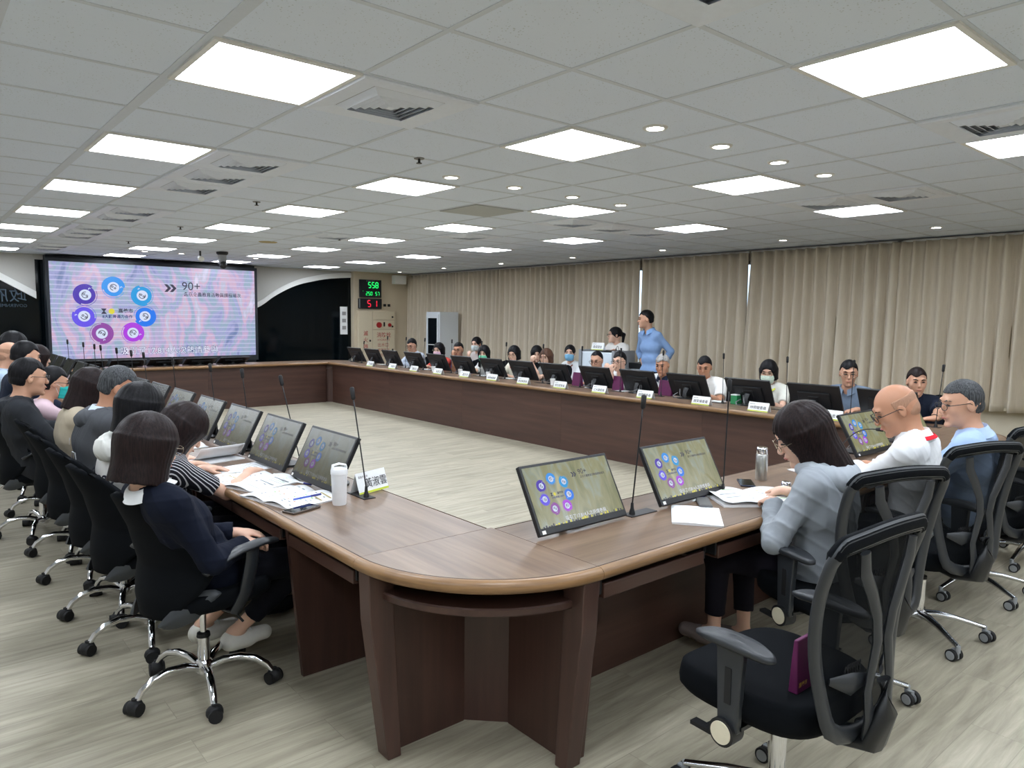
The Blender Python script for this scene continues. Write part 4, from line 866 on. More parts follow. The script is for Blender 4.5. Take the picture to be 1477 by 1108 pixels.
def bag(label, loc, rz, w, h, d_=.06, handle=True):
    g = thing('purple_bag', label, 'bag', loc, rz, 'purple gift bags')
    b_ = MB(); b_.rings([[(-w / 2, -d_ / 2, 0), (w / 2, -d_ / 2, 0), (w / 2, d_ / 2, 0), (-w / 2, d_ / 2, 0)], [(-w / 2 * .96, -d_ / 3, h * .6), (w / 2 * .96, -d_ / 3, h * .6), (w / 2 * .96, d_ / 3, h * .6), (-w / 2 * .96, d_ / 3, h * .6)], [(-w / 2 * .9, -.006, h), (w / 2 * .9, -.006, h), (w / 2 * .9, .006, h), (-w / 2 * .9, .006, h)]])
    b_.build('body', M_PUR, g, bevel=.004)
    if handle: MB().tube([(-w * .2, 0, h), (-w * .12, 0, h + .05), (w * .12, 0, h + .05), (w * .2, 0, h)], .003, 6).build('cord', M_PAPER, g, smooth=180)
    return g
for i, (y, w) in enumerate(((6.47, .16), (5.79, .15), (5.08, .18))): bag(('purple bag on the far arm behind the balding man\'s monitor, left one', 'purple bag on the far arm left of the young man\'s monitor', 'purple bag on the far arm in front of the white haired man')[i], (6.56, y, TT), PI / 2, w, .17, .05, False)
pf = bag('purple folder leaning in the empty foreground chair', (2.01, 1.02, .51), ang(0), .11, .16, .03, False)
MB().box((.035, -.0165, .06), (.02, .001, .03)).build('white_tag', M_PAPER, pf); s = MB(); text(s, '嘉義市', .016, Matrix.Translation((-.05, -.0165, .022)) @ RY, weight=.02); s.build('gold_lettering', mat('gold', (210, 170, 70), .4), pf)
bag('purple bag standing on a chair seat behind the man in the grey jacket', (.76, 4.93, .505), ang(-86), .26, .22, .09, True)
tag(MB().box((0, 0, .05), (.10, .07, .10)).box((0, 0, .095), (.102, .072, .012), 1).build('tissue_box', [mat('green_pack', (40, 130, 80), .5), M_PAPER], loc=(6.5, 4.14, TT), bevel=.004), 'small green pack between two monitors near the striped polo man', 'pack')
for i, (y, x) in enumerate(((9.43, 6.36), (8.72, 6.36), (8.05, 6.36), (6.72, 6.36))):
    c = thing('cup', 'small white paper cup beside the name plate of the ' + ('man in grey-blue', 'pink-masked woman', 'man in blue', 'brown haired woman')[i], 'cup', (x, y, TT)); MB().lathe([(.0005, 0), (.024, 0), (.033, .08), (.034, .082), (.031, .08), (.023, .004), (.0005, .004)], 20).build('body', M_PAPER, c, smooth=40)
# ================================================================ people: distance fields meshed with surface nets
class Field:
    def __init__(s, lo, hi, h):
        s.h = h; s.lo = np.array(lo, float); s.n = np.maximum(np.ceil((np.array(hi) - s.lo) / h).astype(int) + 1, 4)
        s.D = np.full(tuple(s.n), .2, np.float32)
    def block(s, lo, hi):
        a = np.clip(np.floor((np.array(lo) - s.lo) / s.h).astype(int), 0, s.n - 1); b = np.clip(np.ceil((np.array(hi) - s.lo) / s.h).astype(int) + 1, 1, s.n)
        if (b <= a).any(): return None
        ax = [(s.lo[i] + s.h * np.arange(a[i], b[i])).astype(np.float32) for i in range(3)]
        return (slice(a[0], b[0]), slice(a[1], b[1]), slice(a[2], b[2])), (ax[0][:, None, None], ax[1][None, :, None], ax[2][None, None, :])
    def put(s, fn, lo, hi, k=.02, planes=(), sub=False, inter=False):
        pad = k + .03; r = s.block(np.array(lo) - pad, np.array(hi) + pad)
        if r is None: return
        sl, (X, Y, Z) = r; d = fn(X, Y, Z)
        for p, n in planes:                      # keep the side the normal points away from
            n = np.array(n) / np.linalg.norm(n); d = np.maximum(d, (X - p[0]) * n[0] + (Y - p[1]) * n[1] + (Z - p[2]) * n[2])
        o = s.D[sl]
        if sub: d = -d; hh = np.maximum(k - abs(o - d), 0) / max(k, 1e-6); s.D[sl] = np.maximum(o, d) + hh * hh * k * .25
        else: hh = np.maximum(k - abs(o - d), 0) / max(k, 1e-6); s.D[sl] = np.minimum(o, d) - hh * hh * k * .25
    def cone(s, a, b, r0, r1, k=.02, flat=None, **kw):
        a = np.array(a, float); b = np.array(b, float); ab = b - a; L = max(ab @ ab, 1e-9)
        def fn(X, Y, Z):
            x, y, z = X - a[0], Y - a[1], Z - a[2]; t = np.clip((x * ab[0] + y * ab[1] + z * ab[2]) / L, 0, 1)
            dx, dy, dz = x - ab[0] * t, y - ab[1] * t, z - ab[2] * t; q = dx * dx + dy * dy + dz * dz
            if flat is not None:                 # squash along a unit vector: (vector, factor<1)
                fv, ff = flat; c = dx * fv[0] + dy * fv[1] + dz * fv[2]; q = q + c * c * (1 / ff ** 2 - 1)
            return np.sqrt(q) - (r0 + (r1 - r0) * t)
        R = max(r0, r1); s.put(fn, np.minimum(a, b) - R, np.maximum(a, b) + R, k, **kw)
    def ell(s, c, r, Rm=None, k=.02, **kw):
        c = np.array(c, float); r = np.array(r, float); Rm = np.eye(3) if Rm is None else Rm
        def fn(X, Y, Z):
            x, y, z = X - c[0], Y - c[1], Z - c[2]; q0 = q1 = 0
            for i in range(3):
                u = (x * Rm[0, i] + y * Rm[1, i] + z * Rm[2, i]); q0 = q0 + (u / r[i]) ** 2; q1 = q1 + (u / r[i] ** 2) ** 2
            k0 = np.sqrt(q0); return k0 * (k0 - 1) / np.maximum(np.sqrt(q1), 1e-6)
        e = np.sqrt(((Rm * r) ** 2).sum(1)); s.put(fn, c - e, c + e, k, **kw)
    def local(s, fn_local, c, Rm, ext, k=.0, **kw):   # fn_local(u,v,w) in the frame Rm at c
        c = np.array(c, float)
        def fn(X, Y, Z):
            x, y, z = X - c[0], Y - c[1], Z - c[2]
            return fn_local(*[(x * Rm[0, i] + y * Rm[1, i] + z * Rm[2, i]) for i in range(3)])
        s.put(fn, c - ext, c + ext, k, **kw)
    def wrinkle(s, amp, f=22, seed=0):
        rr = np.random.RandomState(seed); X = (s.lo[0] + s.h * np.arange(s.n[0], dtype=np.float32))[:, None, None]; Y = (s.lo[1] + s.h * np.arange(s.n[1], dtype=np.float32))[None, :, None]; Z = (s.lo[2] + s.h * np.arange(s.n[2], dtype=np.float32))[None, None, :]
        w = 0
        for i in range(4):
            v = rr.randn(3) * f * (.6 + .35 * i); v[2] *= .8; p = rr.rand() * 6; v2 = rr.randn(3) * f * .35
            w = w + (1 - abs(np.sin(X * v[0] + Y * v[1] + Z * v[2] + p + 1.3 * np.sin(X * v2[0] + Y * v2[1] + Z * v2[2])))) ** 3 * (1 / (1 + .4 * i))
        s.D -= (amp * (w - .55)).astype(np.float32)
    def mesh(s, name, m, parent=None, origin=(0, 0, 0), smooth=True, iters=0):
        D = s.D.copy(); D[0] = D[-1] = .2; D[:, 0] = D[:, -1] = .2; D[:, :, 0] = D[:, :, -1] = .2
        I = D < 0; nx, ny, nz = D.shape
        cs = [(a, b, c) for a in (0, 1) for b in (0, 1) for c in (0, 1)]
        any_ = np.zeros((nx - 1, ny - 1, nz - 1), bool); all_ = np.ones_like(any_)
        for a, b, c in cs: q = I[a:nx - 1 + a, b:ny - 1 + b, c:nz - 1 + c]; any_ |= q; all_ &= q
        act = np.argwhere(any_ & ~all_)
        if len(act) == 0: return None
        idx = np.full(any_.shape, -1, np.int32); idx[tuple(act.T)] = np.arange(len(act))
        P = np.zeros((len(act), 3)); C = np.zeros(len(act)); V = {c: D[act[:, 0] + c[0], act[:, 1] + c[1], act[:, 2] + c[2]].astype(float) for c in cs}
        for c in cs:
            for ax in range(3):
                if c[ax]: continue
                e = list(c); e[ax] = 1; e = tuple(e); d0, d1 = V[c], V[e]; x = (d0 < 0) != (d1 < 0); t = np.where(x, d0 / np.where(x, d0 - d1, 1), 0)
                q = np.tile(np.array(c, float), (len(act), 1)); q[:, ax] = t; P += q * x[:, None]; C += x
        P = (P / C[:, None] + act) * s.h + s.lo - np.array(origin)
        F = []
        for ax in range(3):
            sl0 = [slice(1, -1)] * 3; sl0[ax] = slice(0, -1); sl1 = [slice(1, -1)] * 3; sl1[ax] = slice(1, None)
            A, B = I[tuple(sl0)], I[tuple(sl1)]; w = np.argwhere(A != B)
            if len(w) == 0: continue
            fl = A[tuple(w.T)]; off = np.ones(3, int); off[ax] = 0; w = w + off
            u, v = [(1, 2), (2, 0), (0, 1)][ax]; eu = np.eye(3, dtype=int)[u]; ev = np.eye(3, dtype=int)[v]
            q = np.stack([idx[tuple((w - eu - ev).T)], idx[tuple((w - ev).T)], idx[tuple(w.T)], idx[tuple((w - eu).T)]], 1)
            q[~fl] = q[~fl][:, ::-1]; F.append(q)
        F = np.concatenate(F); F = F[(F >= 0).all(1)]
        me = bpy.data.meshes.new(name); me.vertices.add(len(P)); me.vertices.foreach_set('co', P.astype(np.float32).ravel())
        me.loops.add(F.size); me.loops.foreach_set('vertex_index', F.ravel().astype(np.int32)); me.polygons.add(len(F))
        me.polygons.foreach_set('loop_start', np.arange(0, F.size, 4, dtype=np.int32)); me.polygons.foreach_set('loop_total', np.full(len(F), 4, np.int32))
        me.polygons.foreach_set('use_smooth', np.ones(len(F), bool)); me.update(calc_edges=True); me.materials.append(m)
        o = bpy.data.objects.new(name, me); COL.objects.link(o)
        if parent: o.parent = parent
        return o
def A(*v): return np.array(v, float)
def nrm(v): v = np.array(v, float); return v / max(np.linalg.norm(v), 1e-9)
def skin_mat(nm, rgb):
    def f(nt, b):
        tc = N(nt, 'ShaderNodeTexCoord'); nz = N(nt, 'ShaderNodeTexNoise', i_Scale=14.0, i_Detail=3.0); nt.links.new(tc.outputs['Object'], nz.inputs['Vector'])
        mx = N(nt, 'ShaderNodeMix', data_type='RGBA'); c = lin(rgb); mx.inputs['A'].default_value = (c[0] * .93, c[1] * .88, c[2] * .86, 1); mx.inputs['B'].default_value = (min(1, c[0] * 1.06), c[1] * 1.05, c[2] * 1.05, 1)
        nt.links.new(nz.outputs['Fac'], mx.inputs['Factor']); nt.links.new(mx.outputs['Result'], b.inputs['Base Color'])
        b.inputs['Subsurface Weight'].default_value = .08; b.inputs['Subsurface Radius'].default_value = (.01, .004, .002)
    return nodes(nm, f, .5, .35)
SK = {'light': skin_mat('skin_light', (216, 178, 156)), 'mid': skin_mat('skin_mid', (200, 156, 130)), 'tan': skin_mat('skin_tan', (186, 138, 110))}
def hair_mat(nm, a, b_, sc=220):
    def f(nt, b):
        tc = N(nt, 'ShaderNodeTexCoord'); mp = N(nt, 'ShaderNodeMapping'); mp.inputs['Scale'].default_value = (sc, sc, sc * .07); nt.links.new(tc.outputs['Object'], mp.inputs[0])
        nz = N(nt, 'ShaderNodeTexNoise', i_Scale=1.0, i_Detail=3.0); nt.links.new(mp.outputs[0], nz.inputs['Vector'])
        r = N(nt, 'ShaderNodeValToRGB'); e = r.color_ramp.elements; e[0].position = .35; e[0].color = lin(a); e[1].position = .68; e[1].color = lin(b_)
        nt.links.new(nz.outputs['Fac'], r.inputs[0]); nt.links.new(r.outputs[0], b.inputs['Base Color'])
        bp = N(nt, 'ShaderNodeBump', i_Strength=.22, i_Distance=.003); nt.links.new(nz.outputs['Fac'], bp.inputs['Height']); nt.links.new(bp.outputs[0], b.inputs['Normal'])
    return nodes(nm, f, .5, .16)
HM = {'black': hair_mat('hair_black', (10, 10, 13), (24, 23, 26)), 'brown': hair_mat('hair_dark_brown', (19, 13, 14), (40, 28, 27)), 'lbrown': hair_mat('hair_brown', (54, 36, 28), (104, 74, 58)),
      'grey': hair_mat('hair_grey', (34, 36, 40), (88, 90, 92)), 'white': hair_mat('hair_white', (120, 118, 116), (186, 184, 180)), 'stub': hair_mat('hair_stubble', (158, 121, 100), (180, 139, 114), 500)}
def cloth(nm, rgb, noise=.06): return mat('cloth_' + nm, rgb, .9, spec=.15, noise=noise, nscale=30, bump=.12, bscale=600)
M_EYE = mat('eye_dark', (26, 20, 18), .2); M_LIP = mat('lip', (164, 94, 84), .5); M_GLF = mat('glasses_black', (20, 20, 22), .3); M_GLG = mat('glasses_metal', (150, 140, 120), .25, .9)
def ik(S_, W_, l1, l2, pole):
    d = W_ - S_; L = np.linalg.norm(d); k = max(1, L / (l1 + l2) * 1.004); l1 *= k; l2 *= k; n = d / L
    a = (l1 * l1 - l2 * l2 + L * L) / (2 * L); h = math.sqrt(max(l1 * l1 - a * a, 0)); p = pole - n * (pole @ n); return S_ + n * a + nrm(p) * h
def hand(F, Wp, dr, nm, side, curl=.35, grip=0, sc=1.0, fr=1.0):
    """Wp wrist, dr finger direction, nm back-of-hand normal; side +1 right hand"""
    dr = nrm(dr); nm = nrm(np.array(nm) - dr * (np.array(nm) @ dr)); sd = np.cross(dr, nm) * side   # towards the little finger
    c0 = Wp + dr * .05 * sc
    F.ell(c0, A(.043, .040, .016) * sc, np.stack([dr, sd, nm], 1), k=.012)
    F.cone(Wp - dr * .02, Wp + dr * .03, .025 * sc, .024 * sc, k=.02, flat=(nm, .72))
    for i, (o, L) in enumerate(((-.029, .068), (-.010, .076), (.010, .070), (.028, .055))):
        b = Wp + (dr * (.083 - .006 * abs(i - 1)) + sd * o) * sc; a = curl * .55 + grip * .5; p = b
        d = nrm(dr + sd * (o * 2.2)); r = [.0090, .0084, .0078, .0068]
        pts = [b]
        for j, f in enumerate((.45, .31, .24)):
            d2 = d * math.cos(a) - nm * math.sin(a); p = p + d2 * L * f * sc; pts.append(p); a += (curl + grip) * (1 + .08 * i)
        for j in range(3): F.cone(pts[j], pts[j + 1], r[j] * sc * fr, r[j + 1] * sc * fr, k=.004)
    t0 = Wp + (dr * .025 - sd * .028 - nm * .004) * sc; t1 = t0 + (dr * .028 - sd * .022 - nm * .010) * sc; t2 = t1 + (dr * .028 - sd * .004 - nm * (.008 + .012 * grip)) * sc; t3 = t2 + (dr * .022 + sd * .006 - nm * .006) * sc
    F.cone(t0, t1, .014 * sc, .0105 * sc, k=.012); F.cone(t1, t2, .0105 * sc * fr, .0095 * sc * fr, k=.004); F.cone(t2, t3, .0095 * sc * fr, .0078 * sc * fr, k=.004)
def person(label, seat, face, head, hy, hp, hr=0, sex='m', sk='mid', hair='short', hc='black', top=('long', (80, 80, 90)), pants=(24, 26, 32), hands=None, group=None,
           near=False, standing=False, bulk=1.0, glasses=None, mask=None, collar=None, csize=1.0, hood=None, lanyard=None, shoes=(30, 30, 32), legs=True, extra=None, feet=None, slouch=.03, hscale=1.0, stripes=None, nf=0, elb=None, legf=.42, eyes=True):
    d = thing('person', label, 'person', (seat[0], seat[1], 0), 0, group); O = A(seat[0], seat[1], 0)
    h = .0052 if near else .0085
    f = A(math.cos(ang(face)), math.sin(ang(face)), 0); r = A(f[1], -f[0], 0); up = A(0, 0, 1)
    hf = A(math.cos(ang(hy)), math.sin(ang(hy)), 0); hrt = A(hf[1], -hf[0], 0)
    cp, sp = math.cos(ang(hp)), math.sin(ang(hp)); fy = hf * cp - up * sp; uz = hf * sp + up * cp
    cr, sr = math.cos(ang(hr)), math.sin(ang(hr)); rx = hrt * cr + uz * sr; uz = -hrt * sr + uz * cr
    Rh = np.stack([rx, fy, uz], 1); H = A(*head); g = hscale
    hd = lambda x, y, z: H + Rh @ (A(x, y, z) * g)
    w = (.90 if sex == 'f' else 1.0) * bulk
    pz = .88 if standing else .545
    P0 = A(seat[0], seat[1], pz)
    Sb = hd(0, -.030, -.075); Nk = Sb - up * .085 - f * (.02 - nf) - hf * .005
    sp_ = Nk - P0; s = nrm(sp_); fw = nrm(f - s * (f @ s)); bk = -fw * slouch
    at = lambda t, x=0, y=0: P0 + sp_ * t + bk * 4 * t * (1 - t) + r * x * w + fw * y
    torso = [(at(.0, -.085), at(.0, .085), .118, .118), (at(.30, -.06, .005), at(.30, .06, .005), .104, .104), (at(.60, -.078, .005), at(.60, .078, .005), .108, .108), (at(.84, -.105, -.005), at(.84, .105, -.005), .078, .078)]
    ShR, ShL = at(.885, .172, -.005), at(.885, -.172, -.005)
    traps = [(Nk - fw * .005, ShR, .052, .050), (Nk - fw * .005, ShL, .052, .050)]
    dw = [P0 + f * .34 + r * .14 + up * .16, P0 + f * .34 - r * .14 + up * .16]
    HH = hands or [None, None]; arms = []
    for q, (Sh, sd) in enumerate(((ShR, 1), (ShL, -1))):
        hd_ = HH[q] if HH[q] is not None else dict(p=tuple(dw[q]), d=tuple(f * 1 - r * sd * .3), n=(0, 0, 1))
        Wp = A(*hd_['p']); pole = -up * .8 + r * sd * .55 - f * .25
        if 'pole' in hd_: pole = A(*hd_['pole'])
        E_ = ik(Sh, Wp, .275, .245, pole); arms.append((Sh, E_, Wp, sd, hd_))
    kw = dict(k=.045)
    # leg joints
    lg = []
    for q, sd in enumerate((1, -1)):
        Hp = P0 + r * sd * .09 * w - up * .02
        if standing: Kn = A(seat[0], seat[1], .48) + r * sd * .10 + f * .02; An = A(seat[0], seat[1], .09) + r * sd * .11 - f * .01
        else:
            Kn = A(seat[0], seat[1], .50) + f * legf + r * sd * .13; An = A(seat[0], seat[1], .095) + f * (legf + .02) + r * sd * .13
            if feet and feet[q] is not None: An = A(*feet[q])
        lg.append((Hp, Kn, An, sd))
    pts = [hd(0, 0, .14), P0 - up * .16] + [x for a in arms for x in (a[1], a[2])] + [ShR, ShL] + ([x for l in lg for x in (l[1], l[2], l[2] + f * .2 - up * .09)] if legs else [])
    lo = np.min(pts, 0) - .17; hi = np.max(pts, 0) + .17; lo[2] = max(lo[2], -.02)
    # ---------------- skin
    F = Field(lo, hi, h)
    for a, b, r0, r1 in torso[:]: F.cone(a, b, r0 * w, r1 * w, flat=(fw, .86), **kw)
    for a, b, r0, r1 in traps: F.cone(a, b, r0 * .92, r1 * w, k=.03)
    F.cone(Nk - up * .02, Sb, (.056 if sex == 'm' else .047) * g, (.052 if sex == 'm' else .044) * g, k=.025)
    aw = w * (.98 if sex == 'm' else .86)
    for Sh, E_, Wp, sd, hh in arms:
        F.cone(Sh, E_, .048 * aw, .040 * aw, k=.03); m_ = E_ + (Wp - E_) * .35; F.cone(E_, m_, .038 * aw, .037 * aw, k=.02); F.cone(m_, Wp, .037 * aw, .025 * aw, k=.02)
        hand(F, Wp, hh['d'], hh['n'], sd, hh.get('curl', .3), hh.get('grip', 0), (.97 if sex == 'm' else .88) * hh.get('s', 1), 1.0 if near else 1.1)
    if legs:
        for Hp, Kn, An, sd in lg: F.cone(Hp, Kn, .078 * w, .052 * w, k=.04); F.cone(Kn, An, .050 * w, .032 * w, k=.02); F.cone(An, An + f * .12 - up * .05, .03, .026, k=.02)
    # head
    e = lambda c, q, **k_: F.ell(hd(*c), A(*q) * g, Rh, **k_)
    e((0, -.014, .030), (.075, .096, .090), k=.02); e((0, .028, -.030), (.061, .062, .082), k=.03); e((0, -.046, -.012), (.062, .056, .062), k=.03); e((0, .040, -.078), (.040, .040, .034), k=.03)
    e((.040, .052, -.022), (.022, .025, .026), k=.02); e((-.040, .052, -.022), (.022, .025, .026), k=.02)
    F.cone(hd(-.032, .078, .034), hd(.032, .078, .034), .012 * g, .012 * g, k=.015)
    for sd in (-1, 1): e((sd * .032, .100, .010), (.019, .015, .012), k=.012, sub=True)
    F.cone(hd(0, .084, .016), hd(0, .106, -.022), .007 * g, .0105 * g, k=.010); e((0, .104, -.028), (.0165, .011, .009), k=.006)
    e((0, .088, -.055), (.024, .012, .010), k=.008); e((0, .086, -.066), (.020, .011, .008), k=.006); e((0, .080, -.100), (.020, .018, .016), k=.015)
    for sd in (-1, 1): F.ell(hd(sd * .078, -.008, -.004), A(.009, .018, .031) * g, Rh, k=.006); F.ell(hd(sd * .087, -.004, .004), A(.005, .009, .016) * g, Rh, k=.004, sub=True)
    F.mesh('body', SK[sk], d, O)
    # ---------------- trousers, shoes
    if legs:
        pl = [(at(.10), s)]
        T = Field(lo, np.minimum(hi, np.maximum(np.max([P0 + up * .2] + [l[1] + .2 for l in lg], 0), P0 + .3)), h * 1.15)
        a, b, r0, r1 = torso[0]; T.cone(a, b, r0 * w + .007, r1 * w + .007, k=.04, flat=(fw, .86), planes=[(at(.12), s)])
        for Hp, Kn, An, sd in lg:
            T.cone(Hp, Kn, .082 * w + .006, .062 * w + .006, k=.05); c = An + (Kn - An) * (.24 if near else .06); T.cone(Kn, c, .062 * w, .052 * w, k=.03, planes=[(c, c - Kn)])
        if near: T.wrinkle(.002, 14, 5)
        T.mesh('trousers', cloth('pants_%d_%d_%d' % pants, pants), d, O)
        for Hp, Kn, An, sd in lg:
            ft = nrm(A(f[0], f[1], 0)); B = An + ft * .13; z0 = An[2] - .075
            sh = Field(np.minimum(An, B) - .10, np.maximum(An, B) + .10, min(h, .006))
            sh.cone(A(An[0], An[1], z0 + .045) - ft * .02, A(An[0], An[1], z0 + .035) + ft * .15, .040, .034, k=.02, planes=[(A(0, 0, z0), (0, 0, -1))]); sh.cone(An - up * .03, An + ft * .06 - up * .045, .040, .034, k=.03, planes=[(A(0, 0, z0), (0, 0, -1))])
            so = sh.mesh('shoe', cloth('shoe_%d_%d_%d' % shoes, shoes), d, O)
            if near and shoes[0] > 150:
                q = MB()
                for i in range(4): cc = A(An[0], An[1], z0 + .082 - i * .009) + ft * (.055 + i * .022) - O; q.tube([cc - r * .022, cc + up * .006, cc + r * .022], .003, 6)
                q.build('laces', M_PAPER, so, smooth=180)
    # ---------------- top garment
    kind, col = top[0], top[1]; loose = top[2] + .002 if len(top) > 2 else .016
    G = Field(lo, hi, h); hem = -.20 if kind in ('jacket', 'hoodie') else (-.02 if standing else -.10)
    for a, b, r0, r1 in torso: G.cone(a, b, r0 * w + loose, r1 * w + loose, k=.05, flat=(fw, .90), planes=[(at(hem), -s)])
    for a, b, r0, r1 in traps: G.cone(a + (b - a) * .10, b, r0 + .004, r1 * w + .010, k=.03)
    for Sh, E_, Wp, sd, hh in arms:
        if kind == 'short': c = Sh + (E_ - Sh) * .72; G.cone(Sh, c, .052 * aw + .012, .052 * aw + .012, k=.03, planes=[(c, c - Sh)])
        else:
            fr = {'roll': .45}.get(kind, .90); c = E_ + (Wp - E_) * fr; c1 = E_ + (Wp - E_) * .25
            G.cone(Sh, E_, .052 * aw + loose * .55, .046 * aw + loose * .7, k=.04); G.cone(E_, c1, .045 * aw + loose * .7, .042 * aw + loose * .7, k=.02); G.cone(c1, c, .042 * aw + loose * .7, .030 * aw + loose * .9 + (.008 if kind == 'roll' else .002), k=.02, planes=[(c, c - E_)])
    G.cone(Nk + up * .01, Sb + (Sb - Nk) * .5, .052 * g, .062 * g, k=.006, sub=True)
    G.wrinkle((.0055 if kind == 'jacket' else .0040) if near else .0028, 20 if near else 12, abs(hash(label)) % 97 if False else len(label) % 13)
    M_T = stripes or cloth('top_%d_%d_%d' % col, col)
    G.mesh({'short': 'short_sleeved_top', 'jacket': 'jacket', 'hoodie': 'hooded_jacket'}.get(kind, 'shirt'), M_T, d, O)
    # ---------------- hair
    hs = g; HF = Field(H - .34, H + .24, .0052 if near else .007)
    hfn = None
    if hair in ('short', 'thin', 'bald', 'crop'):
        th = {'short': .016, 'thin': .009, 'bald': .005, 'crop': .011}[hair]; fz = {'short': .066, 'thin': .088, 'bald': .5, 'crop': .070}[hair]
        def hfn(x, y, z):
            x, y, z = x / hs, y / hs, z / hs; a = (.076 + th * .35, .096 + th * .6, .090 + th); k0 = np.sqrt((x / a[0]) ** 2 + ((y + .015) / a[1]) ** 2 + ((z - .031) / a[2]) ** 2)
            k2 = np.sqrt((x / (.066 + th * .3)) ** 2 + ((y + .048) / (.060 + th * .5)) ** 2 + ((z + .012) / .066) ** 2); dd = np.minimum(k0 - 1, (k2 - 1) * .8) * .085; tt = fz - z - .012 * np.sin(x * 60) * (hair == 'short'); bb = np.maximum(y + .024 - .75 * np.maximum(z, -.01), -.055 - z - .25 * np.minimum(y + .06, 0))
            if hair == 'bald': bb = np.maximum(np.maximum(y - .02 + .5 * np.maximum(.02 - z, 0), -.06 - z), z - .055)
            keep = np.minimum(tt, bb); ang_ = np.arctan2(x, y + .02)
            return np.maximum(dd, keep) + .0010 * np.sin(ang_ * 26 + z * 50) * (hair != 'bald')
    elif hair in ('bob', 'bobs', 'bob2', 'long', 'tail', 'bun'):
        bot = {'bob': -.132, 'bobs': -.082, 'bob2': -.175, 'long': -.26, 'tail': -.05, 'bun': -.05}[hair]; th = .020 if hair in ('bob', 'bob2', 'long') else (.015 if hair == 'bobs' else .010); fxr = .084 if hair == 'bobs' else .067
        def hfn(x, y, z):
            x, y, z = x / hs, y / hs, z / hs; a = (.075 + th, .098 + th, .090 + th); k0 = np.sqrt((x / a[0]) ** 2 + ((y + .018) / a[1]) ** 2 + ((z - .030) / a[2]) ** 2); dd = (k0 - 1) * .09
            if bot < -.08:
                fl = 1 + np.clip(.03 - z, 0, .3) * .38; sk_ = (np.sqrt((x / (.092 * fl)) ** 2 + ((y + .022) / (.102 * fl)) ** 2) - 1) * .09
                sk_ = np.maximum(sk_, np.maximum(z - .03, bot - z)); sk_ = np.maximum(sk_, -(np.sqrt((x / .060) ** 2 + ((y + .01) / .070) ** 2) - 1) * .06 - .0 * z)
                hh_ = np.maximum(.03 - abs(dd - sk_), 0) / .03; dd = np.minimum(dd, sk_) - hh_ * hh_ * .0075
                fc = (np.sqrt((x / fxr) ** 2 + ((y - .118) / .100) ** 2 + ((z + .058) / .128) ** 2) - 1) * .07
                fc = np.minimum(fc, np.maximum(.02 - y - .0, z + .105) if hair != 'bob' else fc)
            else: fc = np.minimum((np.sqrt((x / .072) ** 2 + ((y - .105) / .105) ** 2 + ((z + .045) / .118) ** 2) - 1) * .07, z + .055)
            ang_ = np.arctan2(x, y + .02); return np.maximum(dd, -fc) + .0010 * np.sin(ang_ * 22 + 3 * np.sin(ang_ * 5)) + .0005 * np.sin(ang_ * 60)
    if hfn is not None:
        HF.local(hfn, H, Rh, .30, k=.0)
        if hair == 'tail': HF.cone(hd(0, -.11, .03), hd(0, -.15, .0), .020, .026, k=.02); HF.cone(hd(0, -.15, .0), H - hf * .13 - up * .20, .028, .010, k=.02)
        if hair == 'bun': HF.ell(hd(0, -.12, .05), A(.035, .035, .035), k=.01)
        HF.mesh('hair', HM['stub' if hair == 'bald' else hc], d, O)
    # ---------------- face features
    ef = 1 if near else 1.5
    if eyes:
        for sd in (-1, 1):
            MB().tube([Rh @ (A(sd * .019, .0885, .009) * g), Rh @ (A(sd * .032, .0905, .0125) * g), Rh @ (A(sd * .045, .0805, .009) * g)], [.0024 * ef, .0044 * ef, .002 * ef], 8).build('eye', M_EYE, d, smooth=180, loc=tuple(H - O))
            MB().tube([Rh @ (A(sd * .015, .0915, .030) * g), Rh @ (A(sd * .032, .0900, .036) * g), Rh @ (A(sd * .050, .074, .031) * g)], [.0022 * ef, .0036 * ef, .0015 * ef], 8).build('eyebrow', HM['grey' if hc in ('grey', 'white') else 'black'], d, smooth=180, loc=tuple(H - O))
        if not mask: MB().tube([Rh @ (A(-.021, .094, -.060) * g), Rh @ (A(-.008, .101, -.0585) * g), Rh @ (A(0, .100, -.060) * g), Rh @ (A(.008, .101, -.0585) * g), Rh @ (A(.021, .094, -.060) * g)], [.0015, .0042, .004, .0042, .0015], 8).build('lips', M_LIP, d, smooth=180, loc=tuple(H - O))
    if glasses:
        gm = {'black': M_GLF, 'metal': M_GLG}[glasses]; rd = .0020 if glasses == 'black' else .0014
        q = MB()
        for sd in (-1, 1):
            q.tube([Rh @ (A(sd * .033 + .025 * math.cos(2 * PI * i / 20), .108 - .10 * abs(.025 * math.cos(2 * PI * i / 20) * sd + .0) * (1 if math.cos(2 * PI * i / 20) * sd > 0 else 0) * 1.6, .004 + .018 * math.sin(2 * PI * i / 20)) * g) for i in range(20)], rd, 6, loop=True)
            q.tube([Rh @ (A(sd * .058, .104, .010) * g), Rh @ (A(sd * .072, .085, .012) * g), Rh @ (A(sd * .083, .0, .012) * g), Rh @ (A(sd * .083, -.018, .0) * g)], rd, 6)
        q.tube([Rh @ (A(-.008, .110, .008) * g), Rh @ (A(0, .113, .011) * g), Rh @ (A(.008, .110, .008) * g)], rd, 6); q.build('glasses', gm, d, smooth=180, loc=tuple(H - O))
